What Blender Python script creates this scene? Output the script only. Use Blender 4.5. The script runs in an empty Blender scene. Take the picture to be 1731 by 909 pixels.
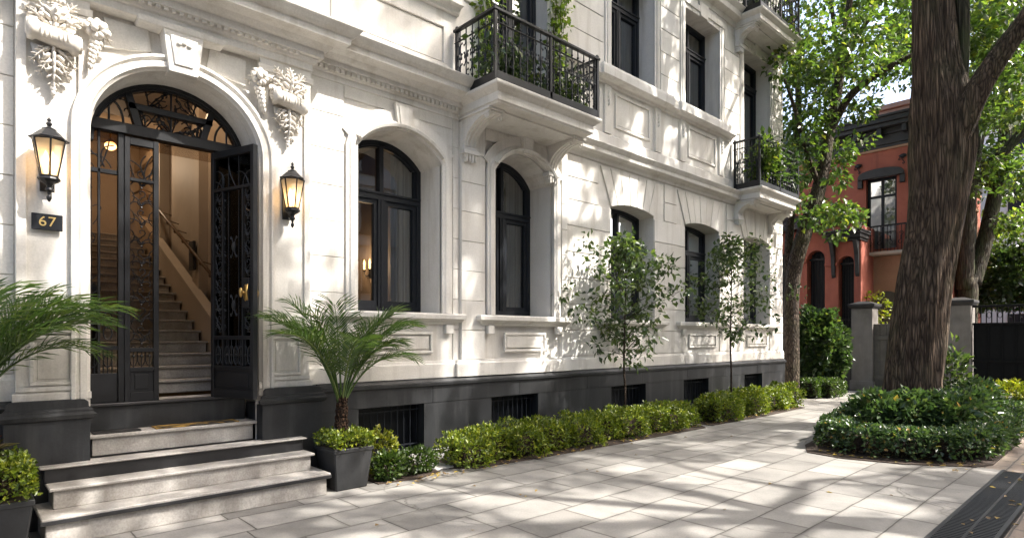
import bpy, bmesh, math, random
import numpy as np
from mathutils import Vector, Matrix
R = math.radians
PI = math.pi
random.seed(7)
sc = bpy.context.scene
C = sc.collection

# ------------------------------------------------------------------ camera measure
CD, CH = 6.5, 1.6                       # camera: 6.5 m in front of the facade, eye 1.6 m
YAW = math.atan2(1084.5, 1013.0)
FC, FS = math.cos(YAW), math.sin(YAW)
def at(px, py, d):
    """world point seen at photo pixel, d metres deep"""
    l = (px - 865.5) / 1013.0 * d
    return Vector((FC*d + FS*l, FS*d - FC*l - CD, CH + (571.0 - py) / 1013.0 * d))

# ------------------------------------------------------------------ materials
MATS = {}
class NT:
    def __init__(s, name):
        s.m = bpy.data.materials.new(name); s.m.use_nodes = True
        s.t = s.m.node_tree; s.t.nodes.clear()
        s.out = s.n('ShaderNodeOutputMaterial')
        MATS[name] = s.m
    def n(s, typ, **kw):
        nd = s.t.nodes.new(typ)
        for k, v in kw.items():
            if k.startswith('i_'):
                key = k[2:].replace('_', ' ')
                nd.inputs[key].default_value = v
            else: setattr(nd, k, v)
        return nd
    def l(s, a, b): s.t.links.new(a, b)
    def coords(s, scale=(1, 1, 1), kind='Object', rot=(0, 0, 0)):
        tc = s.n('ShaderNodeTexCoord'); mp = s.n('ShaderNodeMapping')
        mp.inputs['Scale'].default_value = scale; mp.inputs['Rotation'].default_value = rot
        s.l(tc.outputs[kind], mp.inputs['Vector']); return mp.outputs['Vector']
    def world(s, scale=(1, 1, 1)):
        g = s.n('ShaderNodeNewGeometry'); mp = s.n('ShaderNodeMapping')
        mp.inputs['Scale'].default_value = scale
        s.l(g.outputs['Position'], mp.inputs['Vector']); return mp.outputs['Vector']
    def noise(s, vec, scale, detail=4, rough=.55, dist=0):
        nd = s.n('ShaderNodeTexNoise')
        nd.inputs['Scale'].default_value = scale; nd.inputs['Detail'].default_value = detail
        nd.inputs['Roughness'].default_value = rough; nd.inputs['Distortion'].default_value = dist
        s.l(vec, nd.inputs['Vector']); return nd.outputs['Fac']
    def ramp(s, fac, stops):
        nd = s.n('ShaderNodeValToRGB'); e = nd.color_ramp.elements
        e[0].position, e[0].color = stops[0][0], (*stops[0][1], 1)
        e[1].position, e[1].color = stops[-1][0], (*stops[-1][1], 1)
        for p, c in stops[1:-1]:
            x = e.new(p); x.color = (*c, 1)
        s.l(fac, nd.inputs['Fac']); return nd.outputs['Color']
    def mix(s, fac, a, b, mode='MIX'):
        nd = s.n('ShaderNodeMix', data_type='RGBA', blend_type=mode)
        for val, sock in ((fac, nd.inputs[0]), (a, nd.inputs[6]), (b, nd.inputs[7])):
            if hasattr(val, 'is_linked'): s.l(val, sock)
            elif isinstance(val, tuple): sock.default_value = (*val, 1)
            else: sock.default_value = val
        return nd.outputs[2]
    def bump(s, h, strength=.3, dist=.01, normal=None):
        nd = s.n('ShaderNodeBump'); nd.inputs['Strength'].default_value = strength
        nd.inputs['Distance'].default_value = dist; s.l(h, nd.inputs['Height'])
        if normal is not None: s.l(normal, nd.inputs['Normal'])
        return nd.outputs['Normal']
    def bsdf(s, col, rough=.6, normal=None, metal=0, spec=.5, **kw):
        b = s.n('ShaderNodeBsdfPrincipled')
        if hasattr(col, 'is_linked'): s.l(col, b.inputs['Base Color'])
        else: b.inputs['Base Color'].default_value = (*col, 1)
        if hasattr(rough, 'is_linked'): s.l(rough, b.inputs['Roughness'])
        else: b.inputs['Roughness'].default_value = rough
        b.inputs['Metallic'].default_value = metal
        b.inputs['Specular IOR Level'].default_value = spec
        if normal is not None: s.l(normal, b.inputs['Normal'])
        return b
    def done(s, b):
        s.l(b.outputs[0], s.out.inputs['Surface']); return s.m

def stone(name, lo, hi, rough=.7, scale=1.2, streak=.0, streakcol=(.3, .28, .25), fine=.1, bump=.25, rnd=0):
    k = NT(name); v = k.world()
    a = k.noise(v, scale, 6, .6, .3)
    col = k.ramp(a, [(.3, lo), (.7, hi)])
    if rnd:
        g_ = k.n('ShaderNodeNewGeometry'); col = k.mix(1.0, col, k.ramp(g_.outputs['Random Per Island'], [(0, (1-rnd, 1-rnd*1.1, 1-rnd*1.3)), (.5, (1, 1, 1)), (1, (1, .99, .97))]), 'MULTIPLY')
    f = k.noise(v, 60, 3, .6)
    col = k.mix(fine, col, k.ramp(f, [(.35, (.25, .25, .25)), (.65, (1, 1, 1))]), 'MULTIPLY')
    if streak:
        vs = k.world((3.2, 3.2, .35)); sfac = k.noise(vs, 1.6, 5, .65, .2)
        sf = k.ramp(sfac, [(.50, (0, 0, 0)), (.76, (1, 1, 1))])
        m = k.n('ShaderNodeMath', operation='MULTIPLY'); m.inputs[1].default_value = streak
        k.l(sf, m.inputs[0]); col = k.mix(m.outputs[0], col, streakcol)
    nb = k.bump(k.noise(v, 35, 5, .65), bump, .006)
    return k.done(k.bsdf(col, rough, nb))

stone('limestone', (.62, .595, .555), (.745, .725, .685), .75, .9, .75, (.40, .365, .31), .16, .25, .10)
stone('ornament_stone', (.60, .555, .49), (.74, .70, .64), .75, 3.0, .3, (.42, .37, .30), .12, .3)
stone('plinth_stone', (.010, .011, .013), (.024, .026, .029), .5, 2.6, .7, (.062, .062, .062), .35, .12, .25)
stone('marble_tread', (.34, .315, .285), (.54, .515, .48), .5, 4.5, .7, (.22, .20, .17), .35, .2)
stone('dark_nosing', (.011, .011, .012), (.026, .026, .028), .4, 3, 0, (.1, .1, .1), .2, .1)
stone('kerb_stone', (.36, .35, .33), (.48, .46, .43), .7, 3, .2, (.22, .21, .2), .2, .2)
stone('red_render', (.31, .082, .050), (.43, .128, .080), .8, 1.3, .6, (.17, .055, .042), .12, .3)
stone('tan_render', (.36, .20, .125), (.45, .27, .17), .8, 1.5, .3, (.25, .15, .1), .12, .3)
stone('pillar_stone', (.13, .12, .105), (.22, .20, .18), .75, 2.2, .35, (.07, .066, .06), .2, .3)
stone('far_white', (.62, .63, .64), (.75, .75, .75), .8, 1, .2, (.5, .5, .5), .05, .1)
stone('far_stone', (.40, .36, .31), (.52, .47, .40), .8, .7, .2, (.3, .27, .24), .1, .1)
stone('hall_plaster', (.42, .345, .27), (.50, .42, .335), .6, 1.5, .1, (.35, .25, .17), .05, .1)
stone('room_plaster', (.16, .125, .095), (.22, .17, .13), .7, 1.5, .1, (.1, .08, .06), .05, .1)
stone('chimney_brick', (.30, .19, .14), (.40, .27, .21), .85, 4, .4, (.2, .14, .11), .3, .4)
stone('old_wood', (.075, .068, .06), (.13, .118, .10), .7, 4, .4, (.05, .046, .04), .2, .3)
stone('planter_finish', (.011, .012, .013), (.024, .025, .027), .5, 5, .55, (.055, .054, .052), .3, .15)
stone('dark_timber', (.016, .015, .015), (.032, .03, .029), .55, 4, .2, (.05, .05, .05), .2, .2)
stone('brass', (.42, .27, .09), (.55, .36, .13), .3, 4, 0, (.1, .1, .1), .1, .05)
MATS['brass'].node_tree.nodes['Principled BSDF'].inputs['Metallic'].default_value = 1
stone('rail_wood', (.10, .055, .026), (.17, .10, .05), .4, 4, 0, (.1, .1, .1), .2, .05)
stone('gold_paint', (.50, .36, .13), (.60, .44, .17), .45, 4, 0, (.1, .1, .1), .1, .05)
stone('soil', (.022, .014, .009), (.06, .038, .024), .95, 9, 0, (.1, .1, .1), .4, .9)
stone('asphalt', (.04, .04, .042), (.06, .06, .06), .85, 3, 0, (.1, .1, .1), .3, .4)

def metal(name, col, rough=.38):
    k = NT(name); v = k.world()
    c = k.mix(k.noise(v, 14, 4), tuple(x*.75 for x in col), tuple(min(1, x*1.5) for x in col))
    return k.done(k.bsdf(c, rough, k.bump(k.noise(v, 50, 3), .12, .004), 0, .5))
metal('iron', (.008, .0085, .010), .42)
MATS['iron'].node_tree.nodes['Principled BSDF'].inputs['Specular IOR Level'].default_value = .35
metal('window_paint', (.010, .012, .016), .5)
MATS['window_paint'].node_tree.nodes['Principled BSDF'].inputs['Specular IOR Level'].default_value = .3
metal('grate_iron', (.020, .021, .023), .5)
metal('gate_paint', (.006, .0065, .007), .75)
MATS['gate_paint'].node_tree.nodes['Principled BSDF'].inputs['Specular IOR Level'].default_value = .15

def emit(name, col, s):
    k = NT(name); e = k.n('ShaderNodeEmission'); e.inputs['Color'].default_value = (*col, 1)
    e.inputs['Strength'].default_value = s; k.done(e)
emit('candle_glow', (1, .60, .22), 2.6)
emit('bulb_glow', (1, .58, .25), 3)

def glass(name, refl=1.6, tint=(.55, .58, .56), base=.04):
    k = NT(name); f = k.n('ShaderNodeFresnel'); f.inputs['IOR'].default_value = refl
    v = k.world(); nb = k.bump(k.noise(v, 1.6, 2), .05, .02)
    g = k.n('ShaderNodeBsdfGlossy'); g.inputs['Roughness'].default_value = .015; k.l(nb, g.inputs['Normal'])
    g.inputs['Color'].default_value = (.9, .92, .92, 1)
    t = k.n('ShaderNodeBsdfTransparent'); t.inputs['Color'].default_value = (*tint, 1)
    mx = k.n('ShaderNodeMixShader'); k.l(f.outputs[0], mx.inputs[0]); k.l(t.outputs[0], mx.inputs[1]); k.l(g.outputs[0], mx.inputs[2])
    k.done(mx)
glass('window_glass', 3.0, (.70, .71, .69))
glass('door_glass', 1.35, (.75, .68, .6))
k = NT('lantern_glass'); t_ = k.n('ShaderNodeBsdfTranslucent'); t_.inputs['Color'].default_value = (.95, .88, .75, 1)
p_ = k.n('ShaderNodeBsdfTransparent'); p_.inputs['Color'].default_value = (.95, .9, .82, 1); g_ = k.n('ShaderNodeBsdfGlossy'); g_.inputs['Roughness'].default_value = .08
m1 = k.n('ShaderNodeMixShader'); m1.inputs[0].default_value = .45; k.l(p_.outputs[0], m1.inputs[1]); k.l(t_.outputs[0], m1.inputs[2])
m2 = k.n('ShaderNodeMixShader'); m2.inputs[0].default_value = .06; k.l(m1.outputs[0], m2.inputs[1]); k.l(g_.outputs[0], m2.inputs[2]); k.done(m2)

k = NT('curtain'); v = k.world((1, 1, 1)); w = k.n('ShaderNodeTexWave'); w.inputs['Scale'].default_value = 5
w.inputs['Distortion'].default_value = 1.0; k.l(v, w.inputs['Vector'])
d = k.n('ShaderNodeBsdfDiffuse'); k.l(k.ramp(w.outputs['Fac'], [(0, (.40, .39, .37)), (1, (.52, .51, .48))]), d.inputs['Color']); k.done(d)

def leaf(name, stops, trans=.45, rough=.35, tcol=1.6, spec=.5):
    k = NT(name); g = k.n('ShaderNodeNewGeometry')
    col = k.ramp(g.outputs['Random Per Island'], stops)
    b = k.bsdf(col, rough, None, 0, spec)
    t = k.n('ShaderNodeBsdfTranslucent')
    br = k.mix(1.0, col, (tcol, tcol*1.12, tcol*.55), 'MULTIPLY'); k.l(br, t.inputs['Color'])
    mx = k.n('ShaderNodeMixShader'); mx.inputs[0].default_value = trans
    k.l(b.outputs[0], mx.inputs[1]); k.l(t.outputs[0], mx.inputs[2]); k.done(mx)
leaf('canopy_leaf', [(0, (.050, .080, .016)), (.5, (.085, .125, .024)), (.9, (.125, .165, .03)), (1, (.20, .19, .03))], .5, .4, 2.6)
leaf('mid_leaf', [(0, (.030, .055, .014)), (.55, (.055, .090, .02)), (.9, (.10, .14, .028)), (1, (.18, .18, .03))], .42, .28, 2.1)
leaf('dark_leaf', [(0, (.022, .042, .016)), (.6, (.042, .070, .025)), (.95, (.07, .105, .03)), (1, (.14, .15, .03))], .35, .3, 1.9)
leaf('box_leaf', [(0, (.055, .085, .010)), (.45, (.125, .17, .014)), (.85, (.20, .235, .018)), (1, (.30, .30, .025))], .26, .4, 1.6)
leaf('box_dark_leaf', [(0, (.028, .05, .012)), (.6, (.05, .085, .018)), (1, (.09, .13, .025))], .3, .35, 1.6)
leaf('bed_leaf', [(0, (.026, .050, .022)), (.6, (.055, .092, .036)), (.93, (.095, .14, .05)), (.97, (.12, .15, .05)), (1, (.35, .20, .05))], .3, .28, 1.5)
leaf('young_leaf', [(0, (.028, .048, .018)), (.6, (.05, .078, .026)), (1, (.11, .14, .04))], .35, .3, 1.8)
leaf('palm_leaf', [(0, (.036, .070, .020)), (.6, (.066, .115, .030)), (1, (.12, .16, .04))], .35, .3, 1.8)
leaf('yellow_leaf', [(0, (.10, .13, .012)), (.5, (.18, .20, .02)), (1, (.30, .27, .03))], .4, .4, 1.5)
leaf('red_leaf', [(0, (.16, .03, .02)), (.5, (.07, .08, .025)), (1, (.22, .10, .03))], .35, .35, 1.4)
leaf('fallen_leaf', [(0, (.14, .085, .04)), (.5, (.24, .15, .05)), (.8, (.34, .24, .05)), (1, (.45, .33, .05))], .2, .5, 1.2)

def bark(name, lo, hi, moss=0., zs=.07, scale=22):
    k = NT(name); v = k.world((1, 1, zs))
    vo = k.n('ShaderNodeTexVoronoi', feature='DISTANCE_TO_EDGE'); vo.inputs['Scale'].default_value = scale
    nz = k.n('ShaderNodeTexNoise'); nz.inputs['Scale'].default_value = 9; nz.inputs['Detail'].default_value = 6; k.l(v, nz.inputs['Vector'])
    va = k.n('ShaderNodeVectorMath', operation='MULTIPLY_ADD'); va.inputs[1].default_value = (.10, .10, .10)
    k.l(nz.outputs['Color'], va.inputs[0]); k.l(v, va.inputs[2]); k.l(va.outputs[0], vo.inputs['Vector'])
    col = k.ramp(vo.outputs['Distance'], [(.0, tuple(x*.35 for x in lo)), (.12, lo), (.5, hi)])
    col = k.mix(.5, col, k.ramp(k.noise(k.world(), 2.5, 5), [(.3, (.45, .45, .45)), (.7, (1, 1, 1))]), 'MULTIPLY')
    if moss: col = k.mix(k.ramp(k.noise(k.world((1, 1, .5)), 2.2, 4), [(.45, (0, 0, 0)), (.7, (moss, moss, moss))]), col, (.075, .095, .035))
    v2 = k.n('ShaderNodeTexVoronoi', feature='DISTANCE_TO_EDGE'); v2.inputs['Scale'].default_value = scale*.36
    k.l(va.outputs[0], v2.inputs['Vector']); col = k.mix(1, col, k.ramp(v2.outputs['Distance'], [(0, (.45, .42, .40)), (.10, (1, 1, 1))]), 'MULTIPLY')
    h = k.n('ShaderNodeMath', operation='MULTIPLY_ADD'); h.inputs[1].default_value = .4
    k.l(k.noise(k.world((1, 1, .3)), 40, 5), h.inputs[0])
    cl = k.n('ShaderNodeMath', operation='MINIMUM'); cl.inputs[1].default_value = .3; k.l(vo.outputs['Distance'], cl.inputs[0])
    m3 = k.n('ShaderNodeMath', operation='MULTIPLY'); m3.inputs[1].default_value = 3; k.l(cl.outputs[0], m3.inputs[0])
    k.l(m3.outputs[0], h.inputs[2])
    k.done(k.bsdf(col, .85, k.bump(h.outputs[0], .9, .03), 0, .25))
bark('bark', (.10, .070, .050), (.23, .165, .118), .2)
bark('moss_bark', (.070, .058, .040), (.15, .125, .09), .8)
bark('smooth_bark', (.085, .062, .046), (.17, .13, .095), .35, .3, 22)
bark('palm_bark', (.055, .028, .014), (.12, .062, .032), 0, .7, 30)
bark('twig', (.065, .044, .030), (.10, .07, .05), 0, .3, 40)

# paving: big irregular grey stone slabs laid along the facade
def paving(name, c1, c2, mortar, bw, rh, sc_, mort=.008):
    k = NT(name); v = k.world()
    nz = k.n('ShaderNodeTexNoise'); nz.inputs['Scale'].default_value = 1.1; nz.inputs['Detail'].default_value = 3; k.l(v, nz.inputs['Vector'])
    va = k.n('ShaderNodeVectorMath', operation='MULTIPLY_ADD'); va.inputs[1].default_value = (.05, .05, 0)
    k.l(nz.outputs['Color'], va.inputs[0]); k.l(v, va.inputs[2])
    br = k.n('ShaderNodeTexBrick', offset=.42, squash=1.35, squash_frequency=3, offset_frequency=2)
    br.inputs['Scale'].default_value = sc_; br.inputs['Brick Width'].default_value = bw; br.inputs['Row Height'].default_value = rh
    br.inputs['Mortar Size'].default_value = mort; br.inputs['Mortar Smooth'].default_value = .2; br.inputs['Bias'].default_value = 0
    br.inputs['Color1'].default_value = (*c1, 1); br.inputs['Color2'].default_value = (*c2, 1); br.inputs['Mortar'].default_value = (*mortar, 1)
    k.l(va.outputs[0], br.inputs['Vector'])
    col = k.mix(.6, br.outputs['Color'], k.ramp(k.noise(v, 1.3, 7, .65, .4), [(.32, (.36, .36, .36)), (.46, (.74, .74, .73)), (.58, (.95, .94, .92)), (.72, (1.1, 1.07, 1.02))]), 'MULTIPLY')
    col = k.mix(.3, col, k.ramp(k.noise(v, 55, 4, .7), [(.35, (.45, .45, .45)), (.6, (1, 1, 1))]), 'MULTIPLY')
    b2_ = k.n('ShaderNodeTexBrick', offset=.42, squash=1.35, squash_frequency=3, offset_frequency=2)
    for nm, val in (('Scale', sc_), ('Brick Width', bw), ('Row Height', rh), ('Mortar Size', mort*6), ('Mortar Smooth', 1.0), ('Bias', 0)): b2_.inputs[nm].default_value = val
    k.l(va.outputs[0], b2_.inputs['Vector'])
    dm = k.mix(1, k.ramp(b2_.outputs['Fac'], [(0, (0, 0, 0)), (1, (.55, .55, .55))]), k.ramp(k.noise(v, 3.5, 5, .7), [(.35, (0, 0, 0)), (.65, (1, 1, 1))]), 'MULTIPLY')
    col = k.mix(dm, col, tuple(x*.9 for x in mortar))
    sv = k.n('ShaderNodeTexVoronoi'); sv.inputs['Scale'].default_value = 3.2; k.l(v, sv.inputs['Vector'])
    sp_ = k.ramp(sv.outputs['Distance'], [(.035, (.5, .5, .5)), (.06, (0, 0, 0))]); col = k.mix(sp_, col, tuple(x*1.2 for x in mortar))
    # hairline cracks
    vo = k.n('ShaderNodeTexVoronoi', feature='DISTANCE_TO_EDGE'); vo.inputs['Scale'].default_value = .42
    vb = k.n('ShaderNodeVectorMath', operation='MULTIPLY_ADD'); vb.inputs[1].default_value = (.9, .9, 0)
    n2 = k.n('ShaderNodeTexNoise'); n2.inputs['Scale'].default_value = 1.7; n2.inputs['Detail'].default_value = 5; k.l(v, n2.inputs['Vector'])
    k.l(n2.outputs['Color'], vb.inputs[0]); k.l(v, vb.inputs[2]); k.l(vb.outputs[0], vo.inputs['Vector'])
    ck = k.ramp(vo.outputs['Distance'], [(.0, (1, 1, 1)), (.006, (0, 0, 0))])
    ckm = k.mix(1, ck, k.ramp(k.noise(v, .8, 2), [(.5, (0, 0, 0)), (.6, (.8, .8, .8))]), 'MULTIPLY')
    col = k.mix(ckm, col, mortar)
    inv = k.n('ShaderNodeMath', operation='SUBTRACT'); inv.inputs[0].default_value = 1; k.l(br.outputs['Fac'], inv.inputs[1])
    n1 = k.bump(inv.outputs[0], .7, .010)
    nb = k.bump(k.noise(v, 22, 6, .7), .25, .006, n1)
    k.done(k.bsdf(col, .62, nb, 0, .4))
paving('paving_slabs', (.21, .20, .185), (.335, .32, .297), (.085, .078, .068), .70, .45, 1.0, .0065)
paving('brick_pavers', (.22, .17, .135), (.34, .275, .22), (.09, .08, .07), .42, .21, 1.0, .008)

# ------------------------------------------------------------------ mesh builder
class MB:
    def __init__(s): s.v = []; s.f = []
    def add(s, vs, fs):
        o = len(s.v); s.v += [tuple(p) for p in vs]; s.f += [tuple(i+o for i in q) for q in fs]
    def box(s, x0, x1, y0, y1, z0, z1):
        s.add([(x0,y0,z0),(x1,y0,z0),(x1,y1,z0),(x0,y1,z0),(x0,y0,z1),(x1,y0,z1),(x1,y1,z1),(x0,y1,z1)],
              [(0,3,2,1),(4,5,6,7),(0,1,5,4),(1,2,6,5),(2,3,7,6),(3,0,4,7)])
    def prism(s, poly, y0, y1):
        """poly in xz, counter-clockwise seen from -y; extruded y0 (front) to y1"""
        n = len(poly)
        s.add([(x,y0,z) for x,z in poly]+[(x,y1,z) for x,z in poly],
              [tuple(range(n)), tuple(range(2*n-1, n-1, -1))]+[(i,i+n,(i+1)%n+n,(i+1)%n) for i in range(n)])
    def prism_x(s, poly, x0, x1):
        """poly in yz"""
        n = len(poly)
        s.add([(x0,y,z) for y,z in poly]+[(x1,y,z) for y,z in poly],
              [tuple(range(n)), tuple(range(2*n-1, n-1, -1))]+[(i,i+n,(i+1)%n+n,(i+1)%n) for i in range(n)])
    def taper(s, cx, cy, z0, z1, a0, b0, a1, b1):
        s.add([(cx-a0,cy-b0,z0),(cx+a0,cy-b0,z0),(cx+a0,cy+b0,z0),(cx-a0,cy+b0,z0),(cx-a1,cy-b1,z1),(cx+a1,cy-b1,z1),(cx+a1,cy+b1,z1),(cx-a1,cy+b1,z1)],
              [(0,3,2,1),(4,5,6,7),(0,1,5,4),(1,2,6,5),(2,3,7,6),(3,0,4,7)])
    def tube(s, pts, r, seg=6, cap=True, bumpf=None):
        pts = [Vector(p) for p in pts]; n = len(pts)
        rs = r if isinstance(r, (list, tuple)) else [r]*n
        up = Vector((0,0,1)); o = len(s.v); prev = None
        for i, p in enumerate(pts):
            t = (pts[min(i+1,n-1)] - pts[max(i-1,0)])
            t = t.normalized() if t.length > 1e-9 else Vector((0,0,1))
            if prev is None:
                a = t.cross(up if abs(t.z) < .95 else Vector((1,0,0))).normalized()
            else:
                a = prev - t*prev.dot(t); a = a.normalized() if a.length > 1e-6 else t.orthogonal().normalized()
            prev = a; b = t.cross(a)
            for j in range(seg):
                th = 2*PI*j/seg; rr = rs[i]*(bumpf(i, th) if bumpf else 1)
                s.v.append(tuple(p + (a*math.cos(th) + b*math.sin(th))*rr))
        for i in range(n-1):
            for j in range(seg):
                s.f.append((o+i*seg+j, o+i*seg+(j+1)%seg, o+(i+1)*seg+(j+1)%seg, o+(i+1)*seg+j))
        if cap:
            s.f.append(tuple(o+j for j in range(seg-1,-1,-1))); s.f.append(tuple(o+(n-1)*seg+j for j in range(seg)))
    def lathe(s, cx, cy, prof, seg=12):
        o = len(s.v)
        for r, z in prof:
            for j in range(seg):
                th = 2*PI*j/seg; s.v.append((cx+r*math.cos(th), cy+r*math.sin(th), z))
        for i in range(len(prof)-1):
            for j in range(seg):
                s.f.append((o+i*seg+j, o+i*seg+(j+1)%seg, o+(i+1)*seg+(j+1)%seg, o+(i+1)*seg+j))
        s.f.append(tuple(o+j for j in range(seg-1,-1,-1))); m = o+(len(prof)-1)*seg
        s.f.append(tuple(m+j for j in range(seg)))
    def ball(s, c, rx, ry=None, rz=None, seg=10, rings=7, rot=None):
        ry = ry or rx; rz = rz or rx; o = len(s.v); c = Vector(c)
        for i in range(rings+1):
            ph = PI*i/rings
            for j in range(seg):
                th = 2*PI*j/seg
                p = Vector((rx*math.sin(ph)*math.cos(th), ry*math.sin(ph)*math.sin(th), rz*math.cos(ph)))
                if rot: p = rot @ p
                s.v.append(tuple(c+p))
        for i in range(rings):
            for j in range(seg):
                s.f.append((o+i*seg+j, o+(i+1)*seg+j, o+(i+1)*seg+(j+1)%seg, o+i*seg+(j+1)%seg))
    def sweep(s, path, prof, closed=False):
        """path: list of (x,z,nx,nz); prof: list of (outward offset, y)."""
        o = len(s.v); m = len(prof)
        for x, z, nx, nz in path:
            for a, y in prof: s.v.append((x+nx*a, y, z+nz*a))
        for i in range(len(path)-1):
            for j in range(m-1):
                s.f.append((o+i*m+j, o+i*m+j+1, o+(i+1)*m+j+1, o+(i+1)*m+j))
        s.f.append(tuple(o+j for j in range(m))); q = o+(len(path)-1)*m
        s.f.append(tuple(q+j for j in range(m-1,-1,-1)))
    def mould(s, x0, x1, prof, retl=True, retr=True, base=0.0):
        """profile [(proj, z)] from bottom to top; proj is out of the wall (-y) from base, with mitred returns at the ends"""
        n = len(prof); o = len(s.v)
        for p, z in prof:
            e = p
            s.v += [(x0-(e if retl else 0), base, z), (x0-(e if retl else 0), base-p, z), (x1+(e if retr else 0), base-p, z), (x1+(e if retr else 0), base, z)]
        for i in range(n-1):
            a, b = o+4*i, o+4*(i+1)
            for j in range(3): s.f.append((a+j, a+j+1, b+j+1, b+j))
            s.f.append((a+3, a, b, b+3))
        s.f.append((o+3,o+2,o+1,o)); q = o+4*(n-1); s.f.append((q,q+1,q+2,q+3))
    def xf(s, M, start=0):
        s.v[start:] = [tuple(M @ Vector(p)) for p in s.v[start:]]; return s
    def build(s, name, mat, parent=None, smooth=False, bevel=0, world=True, autos=False):
        me = bpy.data.meshes.new(name); me.from_pydata(s.v, [], s.f); me.update()
        bm = bmesh.new(); bm.from_mesh(me); bmesh.ops.recalc_face_normals(bm, faces=bm.faces); bm.to_mesh(me); bm.free()
        me.materials.append(MATS[mat])
        if smooth or autos: me.polygons.foreach_set('use_smooth', [True]*len(me.polygons))
        o = bpy.data.objects.new(name, me); C.objects.link(o)
        if autos:
            md = o.modifiers.new('edges', 'EDGE_SPLIT'); md.split_angle = R(38)
        if bevel:
            md = o.modifiers.new('bevel', 'BEVEL'); md.width = bevel; md.segments = 1; md.limit_method = 'ANGLE'; md.angle_limit = R(40)
        if parent is not None:
            o.parent = parent
            if world: o.matrix_parent_inverse = Matrix.Translation(root_of(parent).location).inverted()
        return o
def root_of(o):
    while o.parent: o = o.parent
    return o
# a part's mesh keeps world coordinates; its thing's Empty stands at the base.  sub-parts hang under parts whose own matrix is world-neutral
_build = MB.build
def build(s, name, mat, parent=None, smooth=False, bevel=0, world=True, autos=False):
    if parent is not None and parent.type != 'EMPTY':
        return _build(s, name, mat, parent, smooth, bevel, False, autos)
    return _build(s, name, mat, parent, smooth, bevel, world, autos)
MB.build = build
def thing(name, label, cat, loc=(0,0,0), group=None):
    o = bpy.data.objects.new(name, None); C.objects.link(o); o.location = loc; o.empty_display_size = .2
    o['label'] = label; o['category'] = cat
    if group: o['group'] = group
    return o
def tag(o, label, cat, group=None):
    o['label'] = label; o['category'] = cat
    if group: o['group'] = group
    return o
def structure(o): o['kind'] = 'structure'; return o
def copy_tree(o, parent=None):
    c = o.copy(); C.objects.link(c)
    if parent is not None: c.parent = parent
    for ch in [x for x in o.children]: copy_tree(ch, c)
    return c

# ------------------------------------------------------------------ leaves (numpy)
def leaf_mesh(name, P, D, N, L, W, mat, parent=None, fold=.12, world=True):
    """P base points, D leaf direction, N leaf normal, L lengths, W half widths (arrays); kite-shaped folded leaves"""
    P = np.asarray(P, float); D = np.asarray(D, float); N = np.asarray(N, float)
    D /= np.linalg.norm(D, axis=1, keepdims=True)+1e-9
    S = np.cross(D, N); S /= np.linalg.norm(S, axis=1, keepdims=True)+1e-9
    N = np.cross(S, D); L = np.asarray(L)[:, None]; W = np.asarray(W)[:, None]
    n = len(P)
    a = P; m = P + D*L*.45; l = m + S*W + N*L*fold; r = m - S*W + N*L*fold; t = P + D*L - N*L*fold*.6
    V = np.stack([a, l, t, r], 1).reshape(-1, 3)
    me = bpy.data.meshes.new(name)
    me.vertices.add(4*n); me.vertices.foreach_set('co', V.ravel())
    me.loops.add(6*n); me.polygons.add(2*n)
    b = (np.arange(n)*4)[:, None]
    idx = np.concatenate([b+0, b+1, b+2, b+0, b+2, b+3], 1).ravel()
    me.loops.foreach_set('vertex_index', idx.astype(np.int32))
    me.polygons.foreach_set('loop_start', (np.arange(2*n)*3).astype(np.int32))
    me.polygons.foreach_set('loop_total', np.full(2*n, 3, np.int32))
    me.update(calc_edges=True); me.validate()
    me.materials.append(MATS[mat])
    o = bpy.data.objects.new(name, me); C.objects.link(o)
    if parent is not None:
        o.parent = parent
        if world and parent.type == 'EMPTY': o.matrix_parent_inverse = Matrix.Translation(root_of(parent).location).inverted()
    return o
def rdir(rng, n):
    v = rng.normal(size=(n, 3)); return v/np.linalg.norm(v, axis=1, keepdims=True)
def clump_leaves(rng, centers, radii, per, size, droop=.3, flat=.75):
    P, D, N, L = [], [], [], []
    for c, r, k in zip(centers, radii, per):
        v = rdir(rng, k); rad = r*np.cbrt(rng.uniform(.15, 1, k))[:, None]
        p = np.array(c) + v*rad*np.array([1, 1, flat])
        d = v*.7 + rdir(rng, k)*.8; d[:, 2] -= droop
        nn = rdir(rng, k)*.7; nn[:, 2] += .8
        P.append(p); D.append(d); N.append(nn); L.append(size*rng.uniform(.6, 1.35, k))
    return np.concatenate(P), np.concatenate(D), np.concatenate(N), np.concatenate(L)

# ------------------------------------------------------------------ curves for ironwork
def spiral(cx, cz, r, turns, a0, sgn, n=11, tight=.82):
    out = []
    for i in range(n):
        f = i/(n-1); a = a0 + sgn*f*turns*2*PI; rr = r*(1-tight*f)
        out.append((cx+rr*math.cos(a), cz+rr*math.sin(a)))
    return out
def s_scroll(u, z, w, h, flip=1):
    """an S-scroll about (u,z), width w, height h"""
    r = min(w*.42, h*.22)
    top = spiral(u+flip*0, z+h*.25, r, .95, -PI/2 if flip > 0 else -PI/2, flip, 10)
    bot = spiral(u, z-h*.25, r, .95, PI/2, flip, 10)
    return bot[::-1] + top
def c_scroll(u, z, w, h, flip=1):
    pts = []
    a = spiral(u+flip*w*.5, z+h*.5-w*.28, w*.28, .8, PI/2 + (0 if flip > 0 else 0), -flip, 8)
    b = spiral(u+flip*w*.5, z-h*.5+w*.28, w*.28, .8, -PI/2, flip, 8)
    mid = [(u+flip*w*.12, z+h*.28), (u, z), (u+flip*w*.12, z-h*.28)]
    return a[::-1] + mid + b
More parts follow.
